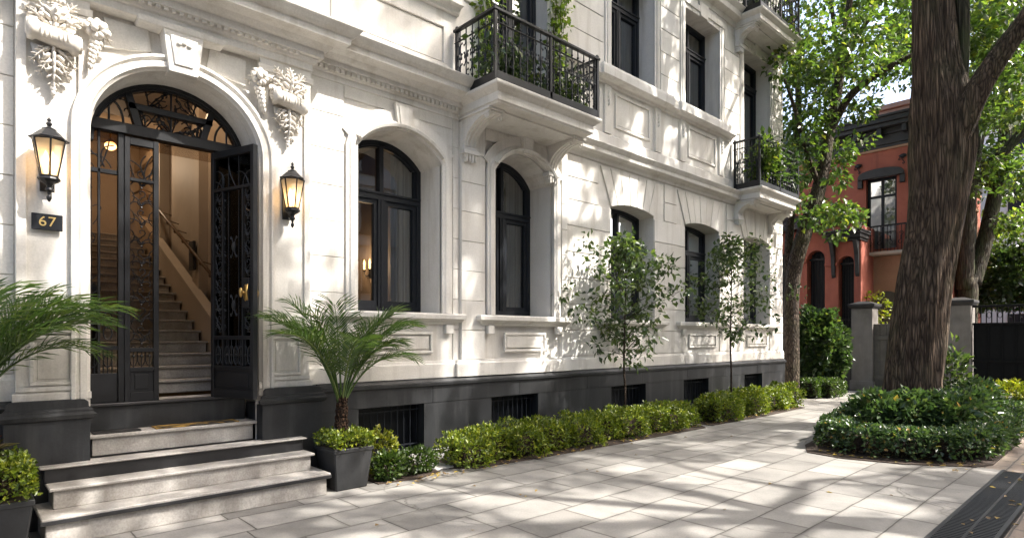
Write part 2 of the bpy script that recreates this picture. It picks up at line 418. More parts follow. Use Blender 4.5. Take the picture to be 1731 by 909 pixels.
def vine(rng, u0, z0, length, ang, curl, n=9):
    pts = [(u0, z0)]; a = ang
    for i in range(n):
        a += curl*(.3+i/n); pts.append((pts[-1][0]+math.cos(a)*length/n, pts[-1][1]+math.sin(a)*length/n))
    return pts
def iron_line(mb, pts2, org, U, r=.006, seg=4, yoff=0):
    """2D (u,z) points on a vertical plane through org along U"""
    U = Vector(U).normalized(); nrm = Vector((U.y, -U.x, 0))
    mb.tube([Vector(org)+U*u+Vector((0,0,z))+nrm*yoff for u, z in pts2], r, seg)

# ================================================================== THE WHITE HOUSE
house = thing('white_townhouse', 'white stone townhouse with black iron balconies, arched entrance and dark stone plinth', 'house', (7.5, 0, 0))
XL, XR, ZT, YB = -4.0, 15.55, 11.2, 9.0
def arch_pts(x0, x1, zs, rise, n=20, kind='seg'):
    c, h = (x0+x1)/2, (x1-x0)/2; out = []
    if kind == 'ell':
        for i in range(n+1):
            a = PI - PI*i/n; ca, sa = math.cos(a), math.sin(a)
            x = c+h*ca; z = zs+rise*sa
            nx, nz = ca/h, sa/rise; l = math.hypot(nx, nz); out.append((x, z, nx/l, nz/l))
    else:
        rad = (h*h+rise*rise)/(2*rise); cz = zs+rise-rad; am = math.asin(min(1, h/rad))
        for i in range(n+1):
            a = -am+2*am*i/n; out.append((c+rad*math.sin(a), cz+rad*math.cos(a), math.sin(a), math.cos(a)))
    return out
# x0, x1, sill z, spring z, rise, depth of reveal, transom z
GW = [(3.53, 4.77, 1.92, 3.90, .30, .50, 3.47), (5.67, 6.90, 1.92, 4.00, .34, .48, 3.52),
      (8.43, 9.76, 1.93, 3.90, .09, .36, 3.42), (10.86, 12.27, 1.93, 3.90, .09, .36, 3.42), (13.40, 14.78, 1.93, 3.90, .09, .36, 3.42)]
FW = [(5.60, 6.80, 4.95, 8.20, .02, .25, 7.30), (8.43, 9.76, 6.25, 8.30, .02, .36, 7.75), (10.86, 12.27, 6.25, 8.30, .02, .36, 7.75),
      (13.40, 14.78, 4.95, 8.30, .02, .36, 7.75), (.95, 2.30, 6.25, 8.30, .02, .3, 7.75), (3.40, 4.70, 6.25, 8.30, .02, .3, 7.75)]
SW = [(5.60, 6.80, 9.3, 10.8, .02, .3, 10.4), (8.43, 9.76, 9.3, 10.8, .02, .3, 10.4), (10.86, 12.27, 9.3, 10.8, .02, .3, 10.4), (13.40, 14.78, 9.0, 10.8, .02, .3, 10.4)]
PORT = (.89, 2.35, 0.0, 3.45, .69, .30)
BW = [(3.52, 4.45), (5.61, 6.55), (8.37, 9.40), (10.72, 11.70), (13.34, 14.25)]
w = MB()
ops = [(PORT[0], PORT[1], PORT[2], PORT[3]+PORT[4])] + [(o[0], o[1], o[2], o[3]+o[4]) for o in GW+FW+SW]
xs = sorted({XL, XR, *[o[0] for o in ops], *[o[1] for o in ops], *[q for b in BW for q in b]})
zs_ = sorted({0.0, .16, .76, ZT, *[o[2] for o in ops], *[o[3] for o in ops]})
for i in range(len(xs)-1):
    for j in range(len(zs_)-1):
        mx, mz = (xs[i]+xs[i+1])/2, (zs_[j]+zs_[j+1])/2
        if any(a < mx < b and c < mz < d for a, b, c, d in ops): continue
        if .16 < mz < .76 and any(a < mx < b for a, b in BW): continue
        w.add([(xs[i],0,zs_[j]),(xs[i+1],0,zs_[j]),(xs[i+1],0,zs_[j+1]),(xs[i],0,zs_[j+1])], [(0,1,2,3)])
def opening(mb, x0, x1, z0, zs, rise, dep, kind='seg', y0=0.0, sill=True):
    ap = arch_pts(x0, x1, zs, rise, 24, kind); zt = zs+rise
    for a, b in zip(ap[:-1], ap[1:]):
        if zt-max(a[1], b[1]) > 1e-4 or zt-min(a[1], b[1]) > 1e-4:
            mb.add([(a[0],y0,a[1]),(b[0],y0,b[1]),(b[0],y0,zt),(a[0],y0,zt)], [(0,1,2,3)])
        mb.add([(a[0],y0,a[1]),(b[0],y0,b[1]),(b[0],dep,b[1]),(a[0],dep,a[1])], [(0,3,2,1)])
    for x in (x0, x1): mb.add([(x,y0,z0),(x,dep,z0),(x,dep,zs),(x,y0,zs)], [(0,1,2,3)])
    if sill: mb.add([(x0,y0,z0),(x1,y0,z0),(x1,dep,z0),(x0,dep,z0)], [(0,1,2,3)])
opening(w, PORT[0], PORT[1], .97, PORT[3], PORT[4], .42, 'ell', sill=False)
for o in GW+FW+SW: opening(w, o[0], o[1], o[2], o[3], o[4], o[5]+.1)
# sides, back, roof
w.add([(XR,0,0),(XR,YB,0),(XR,YB,ZT),(XR,0,ZT)], [(0,1,2,3)]); w.add([(XL,0,0),(XL,YB,0),(XL,YB,ZT),(XL,0,ZT)], [(0,3,2,1)])
w.add([(XL,YB,0),(XR,YB,0),(XR,YB,ZT),(XL,YB,ZT)], [(0,3,2,1)]); w.add([(XL,0,ZT),(XR,0,ZT),(XR,YB,ZT),(XL,YB,ZT)], [(0,1,2,3)])
wall = w.build('wall', 'limestone', house)

# ashlar blocks: courses with open joints, standing 14 mm proud of the wall sheet
rb = random.Random(3)
def courses(x0, x1, z0, z1, h, y=0.0, long=1.15, th=.014, gap=.009, more=()):
    st = MB()
    n = max(1, round((z1-z0)/h)); hh = (z1-z0)/n
    for i in range(n):
        xs_ = [x0]; wdt = x1-x0
        if wdt > long*1.35:
            k = max(2, round(wdt/long)); off = (.5 if i % 2 else 0)*wdt/k
            xs_ += [x for x in ([x0+off+wdt*q/k for q in range(0 if off else 1, k)]) if x0+.15 < x < x1-.15]
        xs_.append(x1)
        for a, b in zip(xs_[:-1], xs_[1:]):
            j = rb.uniform(-.0015, .0015)
            st.box(a+gap/2, b-gap/2, y-th+j, y+.02, z0+i*hh+gap/2, z0+(i+1)*hh-gap/2)
    for m_ in more: st.box(*m_)
    st.build('ashlar_facing', 'limestone', house, bevel=.004)
ZC0, ZC1 = 1.30, 4.60
courses(XL, .38, ZC0, ZC1, .42); courses(2.90, 3.36, ZC0, ZC1, .42, gap=.006)
courses(3.36, 4.96, 4.42, ZC1, .2, gap=.005); courses(4.96, 5.07, ZC0, ZC1, .42, gap=.006)
courses(5.07, 5.50, ZC0, 4.55, .42, -.05, gap=.007, more=[(5.07, 5.50, -.05, .01, ZC0, 4.55)]); courses(7.10, 7.24, ZC0, 4.55, .42, -.05, gap=.007, more=[(7.10, 7.24, -.05, .01, ZC0, 4.55)])
courses(5.50, 7.10, 4.40, 4.55, .2, -.05, gap=.005, more=[(5.50, 7.10, -.05, .01, 4.40, 4.55), (5.5, 7.1, -.049, .01, 4.55, 4.6)])
for a, b in ((7.24, 8.43), (9.76, 10.86), (12.27, 13.40), (14.78, XR)): courses(a, b, ZC0, 3.86, .40, th=.02, gap=.016)
for a, b in ((7.24, 8.1), (10.1, 10.55), (12.58, 13.1), (15.1, XR)): courses(a, b, 3.86, ZC1, .37, th=.02, gap=.014)
def voussoirs(x0, x1, zs, rise, ztop, n, th=.03, key=True):
    c = (x0+x1)/2; hw = (x1-x0)/2; st = MB()
    for i in range(n):
        u0, u1 = -1+2*i/n, -1+2*(i+1)/n
        g = .006
        def xb(u): return c+u*hw
        def xt(u): return c+u*(hw+.30)
        def zb(u): return zs+rise*(1-u*u)
        k = key and i == n//2
        tz = ztop if not k else ztop
        st.prism([(xb(u0)+g, zb(u0)+.002), (xb(u1)-g, zb(u1)+.002), (xt(u1)-g, tz), (xt(u0)+g, tz)], -th-(.035 if k else 0)-.004*(i % 2), .01)
    st.build('window_head', 'limestone', house, bevel=.004)
for o in GW[2:]: voussoirs(o[0], o[1], o[3], o[4], 4.56, 7, .024, False)
# upper floor courses
for a, b in ((XL, .75), (2.5, 3.2), (4.9, 5.42), (6.98, 8.22), (9.97, 10.65), (12.48, 13.2), (14.98, XR)): courses(a, b, 6.25, 8.45, .44, th=.02, gap=.014)
for o in FW[1:]: voussoirs(o[0], o[1], o[3], o[4], 8.62, 5, .02)

# plinth
p = MB(); PY = -.07
xs = sorted({XL, XR, .36, 3.02, *[x for b in BW for x in b]})
for a, b in zip(xs[:-1], xs[1:]):
    if .36 <= (a+b)/2 <= 3.02: continue
    if any(q0 < (a+b)/2 < q1 for q0, q1 in BW):
        p.box(a, b, PY, .0, 0, .16)
    else:
        m = (b-a); k = max(1, round(m/1.3))
        for q in range(k): p.box(a+m*q/k+.003, a+m*(q+1)/k-.003, PY, .0, .16, .755)
    p.box(a, b, PY+.004, -.001, .755, .98)
for a, b in ((XL, .36), (3.02, XR)):
    k = round((b-a)/1.5)
    for q in range(k): p.box(a+(b-a)*q/k+.002, a+(b-a)*(q+1)/k-.002, PY-.006, -.002, .762, .975)
    p.mould(a, b, [(.075, .975), (.11, .985), (.115, 1.02), (.085, 1.03), (.075, 1.055), (.03, 1.075), (.0, 1.076)], False, False)
for x0, x1 in BW:                                                      # reveals of the basement windows
    for x in (x0, x1): p.add([(x, PY, .16), (x, .25, .16), (x, .25, .755), (x, PY, .755)], [(0, 1, 2, 3)])
    p.add([(x0, PY, .755), (x1, PY, .755), (x1, .25, .755), (x0, .25, .755)], [(0, 1, 2, 3)])
    p.add([(x0, PY, .161), (x1, PY, .161), (x1, .25, .161), (x0, .25, .161)], [(0, 1, 2, 3)])
# pedestals left and right of the steps
for a, b in ((.30, .88), (2.36, 3.02)):
    p.box(a, b, -.17, .30, .0, .90)
    p.mould(a, b, [(.0, .90), (.03, .91), (.045, .945), (.02, .965), (.02, .985), (-.01, 1.01), (-.012, 1.05), (-.04, 1.07), (-.17, 1.072)], True, True, -.17)
p.box(XL, .30, -.12, 0, 0, .975)
p.build('plinth', 'plinth_stone', house, bevel=.005)
kb = MB()
for a, b in ((3.02, 7.2), (7.2, 11.4), (11.4, XR+.03)): kb.box(a+.002, b-.002, -.105, -.06, 0, .15)
kb.build('plinth_footing', 'kerb_stone', house, bevel=.006)

for x0, x1 in BW:
    g = MB()
    n = 9
    for i in range(n+1): g.tube([(x0+.04+(x1-x0-.08)*i/n, .05, .17), (x0+.04+(x1-x0-.08)*i/n, .05, .75)], .008, 5)
    for z in (.24, .68): g.box(x0, x1, .042, .058, z-.008, z+.008)
    g.box(x0, x1, .23, .24, .16, .76)
    g.build('basement_window', 'window_paint', house)

# base course, aprons with sunk panels, sills
def solo(name, *a, **k):
    m_ = MB(); m_.mould(*a, **k); return m_.build(name, 'limestone', house, bevel=.003)
bp = [(.0, 1.076), (.035, 1.076), (.035, 1.25), (.02, 1.27), (.014, 1.30), (.0, 1.30)]
solo('base_course', 2.90, 5.07, bp, False, False); solo('base_course', 5.07, 7.24, [(q+.05, z) for q, z in bp], True, True); solo('base_course', 7.30, XR, bp, False, True); solo('base_course', XL, .38, bp, False, False)
def frame_panel(name, x0, x1, z0, z1, y, wd=.035, pr=.02):
    mb = MB()
    """raised moulded rectangle on a wall at y"""
    for a, b, c, d in ((x0, x1, z0, z0+wd), (x0, x1, z1-wd, z1), (x0, x0+wd, z0+wd, z1-wd), (x1-wd, x1, z0+wd, z1-wd)):
        mb.box(a, b, y-pr, y+.01, c, d)
    i = wd+.02
    mb.box(x0+i, x1-i, y-pr*.3, y+.01, z0+i, z1-i); mb.build(name, 'limestone', house, bevel=.004)
for (x0, x1, y) in ((3.72, 4.62, -.014), (5.85, 6.72, -.064), (8.6, 9.6, -.02), (11.0, 12.1, -.02), (13.55, 14.6, -.02)): frame_panel('apron_panel', x0, x1, 1.40, 1.68, y)
for (x0, x1) in ((.47, .79), (2.47, 2.80)): frame_panel('pedestal_panel', x0, x1, 1.20, 1.62, -.10, .03, .022)
sp = [(.0, 1.775), (.035, 1.78), (.045, 1.80), (.085, 1.825), (.10, 1.845), (.125, 1.85), (.13, 1.905), (.115, 1.922), (-.3, 1.93)]

# window surrounds with keystones (two arched ones), reveals in the wall itself
def surround(x0, x1, z0, zs, rise, base, wd, prof, kt, kz, khw):
    s = MB()
    ap = arch_pts(x0, x1, zs, rise, 24)
    path = [(x0, z0, -1, 0), (x0, zs-.02, -1, 0)] + ap + [(x1, zs-.02, 1, 0), (x1, z0, 1, 0)]
    s.sweep(path, [(a, base-q) for a, q in prof])
    return s
for gi, (x0, x1, z0, zs, rise, dep, zt) in enumerate(GW[:2]):
    base = -.05 if gi == 1 else 0
    prof = [(0, -.02), (0, .035), (.035, .04), (.05, .055), (.10, .055), (.115, .035), (.15, .035), (.15, 0), (.15, -.02)]
    s = surround(x0, x1, 1.93, zs, rise, base, .15, prof, 0, 0, 0)
    # hood mould and keystone
    ap = arch_pts(x0, x1, zs, rise, 24)
    s.sweep([a for a in ap[1:-1]], [(.03, base-.03), (.03, base-.10), (.06, base-.115), (.07, base-.08), (.10, base-.06), (.10, base)])
    s.sweep([a for a in ap], [(.10, base), (.10, base-.03), (.25, base-.03), (.25, base)])
    c = (x0+x1)/2; zc = zs+rise
    s.prism([(c-.085, zc+.012), (c+.085, zc+.012), (c+.13, zc+.33), (c-.13, zc+.33)], base-.085, base)
    s.prism([(c-.055, zc+.05), (c+.055, zc+.05), (c+.085, zc+.29), (c-.085, zc+.29)], base-.095, base-.08)
    s.build('window_surround', 'limestone', house, bevel=.004, autos=True)
# strips beside the upper windows
for o in FW:
    fs = MB()
    for sx, e in ((-1, o[0]), (1, o[1])):
        for a, b, t in ((0, .06, .03), (.06, .12, .045), (.12, .17, .03)):
            x0, x1 = sorted((e+sx*a, e+sx*b)); fs.box(x0, x1, -t, .01, o[2]+.02, 8.4)
    fs.box(o[0]-.17, o[1]+.17, -.05, .01, 8.40, 8.52)
    fs.build('window_strip', 'limestone', house, bevel=.003)

# windows: frame, glass, sill, curtain
def window(x0, x1, z0, zs, rise, dep, zt, sillp=None, two=True, curtain=True, base=0):
    f = MB(); fw = .065; y0, y1 = dep-.03, dep+.06
    ap = arch_pts(x0, x1, zs, rise, 18)
    path = [(x0, z0, -1, 0), (x0, zs, -1, 0)] + ap[1:-1] + [(x1, zs, 1, 0), (x1, z0, 1, 0)]
    f.sweep(path, [(.0, y1), (.0, y0), (-fw, y0), (-fw, y0+.02), (-fw-.02, y0+.02), (-fw-.02, y1)])
    c = (x0+x1)/2
    f.box(x0+.01, x1-.01, y0-.004, y1, z0+.002, z0+.10)
    f.box(x0+.02, x1-.02, y0-.015, y1, zt-.05, zt+.05); f.box(x0+.02, x1-.02, y0-.035, y1, zt+.02, zt+.045)
    f.box(c-.055, c+.055, y0-.01, y1, z0+.1, zt-.05)
    f.box(c-.018, c+.018, y0-.022, y1, z0+.1, zt-.05)
    f.box(c-.03, c+.03, y0, y1, zt+.05, zs+rise-.03)
    for a, b in ((x0+fw, c-.055), (c+.055, x1-fw)):                     # casement stiles
        for q in ((a, a+.05), (b-.05, b)): f.box(q[0], q[1], y0+.015, y1-.01, z0+.1, zt-.05)
        f.box(a+.05, b-.05, y0+.016, y1-.01, z0+.1, z0+.17); f.box(a+.05, b-.05, y0+.016, y1-.01, zt-.11, zt-.05)
    fr = f.build('window', 'window_paint', house, bevel=.003)
    g = MB(); g.add([(a[0], dep+.03, a[1]) for a in [(x0+.01, z0+.02, 0, 0), (x1-.01, z0+.02, 0, 0)] + ap[::-1]], [tuple(range(2+len(ap)))])
    g.build('glass', 'window_glass', fr)
    if sillp:
        s = MB(); s.mould(x0-.22, x1+.22, sillp, True, True, base)
        for xx in (x0-.10, x1+.10): s.box(xx-.06, xx+.06, base-.07, base, 1.66, 1.777)
        s.build('sill', 'limestone', fr, bevel=.003)
    if curtain:
        cm = MB(); n = 26; xa, xb = x1-(x1-x0)*.30, x1-.02
        pts = [(xa+(xb-xa)*i/n, dep+.15+.03*math.sin(i*1.9)) for i in range(n+1)]
        o = len(cm.v)
        for x, y in pts: cm.v += [(x, y, z0-.02), (x, y, zs+rise-.02)]
        for i in range(n): cm.f.append((2*i, 2*i+2, 2*i+3, 2*i+1))
        cm.build('curtain', 'curtain', fr, smooth=True)
    return fr
for i, o in enumerate(GW): window(*o, sillp=sp, base=-.05 if i == 1 else 0)
for o in FW+SW: window(*o)
# one long upper sill course from the first balcony to the end
us = MB()
up = [(.0, 5.98), (.05, 5.99), (.06, 6.03), (.10, 6.06), (.15, 6.07), (.155, 6.17), (.14, 6.19), (.14, 6.245), (-.3, 6.25)]
us.mould(7.24, 12.75, up, False, False)
us.mould(XL, 5.05, [(q*.95, z) for q, z in up], False, False)
us.mould(8.2, 9.99, [(.155, 6.04), (.20, 6.07), (.205, 6.20), (.19, 6.252), (.0, 6.258)], True, True)
us.mould(10.63, 12.5, [(.155, 6.04), (.20, 6.07), (.205, 6.20), (.19, 6.252), (.0, 6.258)], True, True)
us.build('upper_sill_course', 'limestone', house, bevel=.004)
for a, b in ((7.6, 8.15), (8.55, 9.62), (10.98, 12.1)): frame_panel('upper_panel', a, b, 5.30, 5.92, 0, .045, .028)
for x in (8.32, 9.86, 10.74, 12.32):                                      # little pilasters and husks between the panels
    ad = MB(); ad.box(x-.09, x+.09, -.045, .01, 5.15, 5.98)
    for q in range(4): ad.ball((x, -.05, 5.86-q*.07), .032-.005*q, .03, .045-.004*q, 7, 5)
    ad.build('husk_pilaster', 'limestone', house, autos=True)
for a, b in ((.6, 2.6), (3.2, 4.85)): frame_panel('upper_panel', a, b, 5.22, 5.80, 0, .05, .03)

# entablature over the left half, string course over the right half
co = MB()
corn = [(.0, 4.56), (.03, 4.57), (.03, 4.64), (.055, 4.65), (.075, 4.69), (.075, 4.70), (.12, 4.705), (.12, 4.76), (.16, 4.775), (.20, 4.81), (.33, 4.83), (.34, 4.90), (.36, 4.905), (.39, 4.93), (.435, 4.985), (.44, 5.0), (.40, 5.015), (.06, 5.03), (.05, 5.15), (.03, 5.17), (.0, 5.17)]
co.mould(2.78, 5.02, corn, False, True)
co.mould(XL, .30, corn, False, False)
co.mould(.28, 2.78, [(q+.11, z-(.02 if z < 4.72 else 0)) for q, z in corn] , True, True)
def dentils(x0, x1, proj):
    n = int((x1-x0)/.065)
    for i in range(n):
        x = x0+(x1-x0)*(i+.5)/n; co.box(x-.019, x+.019, -proj-.03, -proj+.01, 4.655, 4.70)
dentils(2.80, 5.0, .075); dentils(.30, 2.75, .185)
string = [(.0, 4.60), (.03, 4.61), (.045, 4.65), (.09, 4.69), (.18, 4.71), (.19, 4.775), (.215, 4.80), (.25, 4.845), (.25, 4.86), (.20, 4.88), (.05, 4.93), (.045, 5.12), (.02, 5.14), (.0, 5.14)]
solo('string_course', 7.1, XR, string, False, True)
solo('string_course', 5.02, 7.1, [(q*.35+.05, z) for q, z in string], False, False)
top = [(.0, 8.62), (.04, 8.63), (.06, 8.72), (.20, 8.76), (.22, 8.86), (.30, 8.95), (.28, 8.98), (.0, 9.0)]
solo('upper_cornice', XL, XR, top, False, True)
eaves = [(.0, 10.9), (.1, 10.92), (.15, 11.0), (.38, 11.05), (.40, 11.16), (.46, 11.25), (.0, 11.3)]
solo('eaves_cornice', XL, XR, eaves, False, True)
co.build('cornice', 'limestone', house, bevel=.003)

# portal: pilasters, arch mould, keystone, spandrels
for a, b in ((.38, .87), (2.37, 2.90)):
    q = MB(); q.box(a, b, -.10, 0, 1.07, 4.56)
    q.mould(a, b, [(.0, 1.073), (.025, 1.073), (.025, 1.13), (.0, 1.15), (-.05, 1.151)], True, True, -.10)
    for x0, x1 in ((a, a+.07), (b-.07, b)): q.box(x0+.002, x1-.002, -.125, -.09, 1.74, 4.40)
    q.box(a+.07, b-.07, -.125, -.09, 4.33, 4.40); q.box(a+.002, b-.002, -.125, -.09, 1.152, 1.19); q.box(a+.002, b-.002, -.125, -.09, 1.64, 1.74)
    q.mould(a-.0, b+.0, [(.0, 4.40), (.03, 4.41), (.035, 4.47), (.015, 4.48), (.015, 4.56), (.0, 4.56)], True, True, -.10)
    q.build('pilaster', 'limestone', house, bevel=.004)
pa = MB()
ap = arch_pts(PORT[0], PORT[1], PORT[3], PORT[4], 30, 'ell')
path = [(PORT[0], 1.0, -1, 0), (PORT[0], 3.40, -1, 0)] + ap[1:-1] + [(PORT[1], 3.40, 1, 0), (PORT[1], 1.0, 1, 0)]
pa.sweep(path, [(-.02, .30), (-.02, .06), (0, .03), (0, -.10), (.02, -.115), (.03, -.135), (.075, -.135), (.085, -.12), (.10, -.12), (.115, -.145), (.14, -.145), (.145, -.11), (.145, .0)])
pa.build('door_surround', 'limestone', house, autos=True)
ks = MB(); c = (PORT[0]+PORT[1])/2; z0 = PORT[3]+PORT[4]
ks.prism([(c-.125, z0-.02), (c+.125, z0-.02), (c+.18, 4.55), (c-.18, 4.55)], -.17, 0)
ks.prism([(c-.08, z0+.05), (c+.08, z0+.05), (c+.12, 4.46), (c-.12, 4.46)], -.182, -.16)
ks.mould(c-.19, c+.19, [(.17, 4.50), (.185, 4.51), (.195, 4.555), (.17, 4.57)], True, True)
for q in (-1, 0, 1): ks.ball((c+q*.045, -.185, 4.40-.012*abs(q)), .026, .02, .018, 7, 5)
for s_ in (-1, 1):                                                     # sunk spandrel panels
    ks.prism([(c+s_*.24, 4.30), (c+s_*.62, 4.22), (c+s_*.62, 4.50), (c+s_*.27, 4.50)][::s_], -.03, .0)
ks.build('keystone', 'limestone', house, bevel=.004)

# carved scroll ornaments above the lanterns
def acanthus(mb, base, tip, wd, nrm=(0, -1, 0), n=5, curl=.04):
    """a lobed carved leaf of overlapping lumps"""
    b, t = Vector(base), Vector(tip); d = t-b; L = d.length; d.normalize(); s = d.cross(Vector(nrm)).normalized(); nn = Vector(nrm)
    for i in range(n):
        f = (i+.5)/n; wv = wd*(1-.75*f)
        for sg in (-1, 0, 1):
            p_ = b+d*L*f+s*sg*wv*.62+nn*(curl*math.sin(f*PI)+(0 if sg else .010))
            q_ = Matrix((s, d, nn)).transposed()
            if sg: mb.ball(p_, wv*.26, max(L/n*.8, wv*.62), .012+.22*wv, 8, 6, q_ @ Matrix.Rotation(-sg*.85, 3, 'Z') @ Matrix.Rotation(.3, 3, 'X'))
            else: mb.ball(p_, wv*.22, L/n*.95, .012+.25*wv, 8, 6, q_)
def ornament(cx, side):
    o = MB(); y = -.125
    # scroll: a rolled bolster across the pilaster with coiled ends
    bz = 4.12
    o.tube([(cx-.17, y-.075, bz+.03), (cx-.13, y-.08, bz+.025), (cx-.11, y-.08, bz+.02), (cx, y-.085, bz), (cx+.11, y-.08, bz-.02), (cx+.13, y-.08, bz-.025), (cx+.17, y-.075, bz-.03)],
           [.088, .092, .072, .078, .072, .088, .082], 16)
    for sx in (-1, 1):
        e = Vector((cx+sx*.172, y-.075, bz-sx*.03))
        pts = []
        for i in range(26):
            a = i*.5; r_ = .075*(1-i/28); pts.append(e+Vector((sx*.008, r_*math.cos(a), r_*math.sin(a))))
        o.tube(pts, .011, 5)
        for k_ in range(3): o.ball((cx+sx*(.03+.03*k_), y-.15, bz), .011, .02, .05, 7, 5)
    o.prism([(cx-.15, 4.05), (cx+.15, 4.05), (cx+.12, 3.92), (cx, 3.80), (cx-.12, 3.92)], y-.02, y+.01)
    # pendant leaves under it
    acanthus(o, (cx, y-.04, 4.04), (cx, y-.015, 3.72), .085, n=6)
    for sx in (-1, 1):
        acanthus(o, (cx+sx*.05, y-.03, 4.02), (cx+sx*.15, y-.01, 3.90), .05, n=4)
        acanthus(o, (cx+sx*.03, y-.03, 3.94), (cx+sx*.10, y-.01, 3.80), .04, n=4)
    for q in range(3): o.ball((cx, y-.02, 3.74-.035*q), .03-.006*q, .025, .026, 8, 6)
    # crest over the scroll
    acanthus(o, (cx, y-.07, 4.20), (cx+.0, y-.05, 4.47), .10, n=6, curl=.07)
    for sx in (-1, 1):
        acanthus(o, (cx+sx*.05, y-.06, 4.21), (cx+sx*.19, y-.03, 4.32), .06, n=4, curl=.05)
        acanthus(o, (cx+sx*.04, y-.06, 4.28), (cx+sx*.15, y-.04, 4.44), .05, n=4, curl=.05)
        pts = [Vector((cx+sx*(.14+.055*(1-i/18)*math.cos(i*.55)), y-.06, 4.30+.055*(1-i/18)*math.sin(i*.55))) for i in range(16)]
        o.tube(pts, .012, 5)
    # side festoon towards the arch
    fx = cx+side*.30
    for i in range(14):
        a = i*.75; rr = .085*(1-i/18)
        o.ball((fx+rr*math.cos(a), -.15-.012*i*.5, 4.30+rr*math.sin(a)), .03, .03, .034, 8, 6)
    acanthus(o, (fx, -.15, 4.38), (fx+side*.11, -.08, 4.24), .05, n=4)
    acanthus(o, (fx, -.15, 4.36), (fx-side*.10, -.13, 4.28), .05, n=4)
    for q in range(6):
        zz = 4.19-q*.042; wv = .045*(1-q*.11)
        for sx in (-1, 1): o.ball((fx-side*.015*q*.6+sx*wv*.6, -.15, zz), wv*.62, .035, .03, 7, 5)
        o.ball((fx-side*.015*q*.6, -.17, zz-.015), wv*.6, .03, .03, 7, 5)
    o.build('scroll_ornament', 'ornament_stone', house, smooth=True)
ornament(.625, 1); ornament(2.635, -1)
mk = MB()                                                                # the carved mask that crowns the left scroll
mk.ball((.63, -.235, 4.33), .062, .055, .085, 12, 9)
mk.ball((.63, -.295, 4.325), .012, .018, .022, 7, 5); mk.ball((.63, -.28, 4.283), .02, .012, .008, 7, 5)
for sx in (-1, 1):
    mk.ball((.63+sx*.024, -.28, 4.348), .014, .01, .008, 7, 5); mk.ball((.63+sx*.026, -.28, 4.366), .02, .014, .006, 7, 5)
    for q in range(4): mk.ball((.63+sx*(.055+.012*q), -.23, 4.37-.035*q), .03, .035, .028, 8, 6)
for q in range(5): mk.ball((.58+.025*q, -.255, 4.405), .02, .04, .028, 8, 6)
mk.build('carved_mask', 'ornament_stone', house, smooth=True)

# ------------------------------------------------------------------ balconies (parts of the house)
def baluster_mesh(h, kind):
    m = MB(); m.tube([(0,0,0),(0,0,h)], .0095, 5)
    for z in (.12*h, .5*h, .86*h): m.ball((0,0,z), .018, .018, .02, 7, 5)
    pat = [(1, .30, .20), (-1, .30, .20), (1, .66, .22), (-1, .66, .22)] if kind else [(1, .46, .24), (-1, .46, .24), (1, .76, .13), (-1, .20, .13)]
    for fl, zc, hh in pat:
        iron_line(m, c_scroll(fl*.012, zc*h, .055, hh*h*1.05, fl), (0,0,0), (1,0,0), .0065, 4)
    for fl in (1, -1):
        m.ball((fl*.035, 0, .5*h), .014, .008, .03, 6, 4); m.ball((fl*.03, 0, .56*h), .010, .008, .02, 6, 4)
    me = m.build('baluster', 'iron'); mesh = me.data; bpy.data.objects.remove(me); return mesh
bal_mesh = [baluster_mesh(.70, 0), baluster_mesh(.70, 1)]
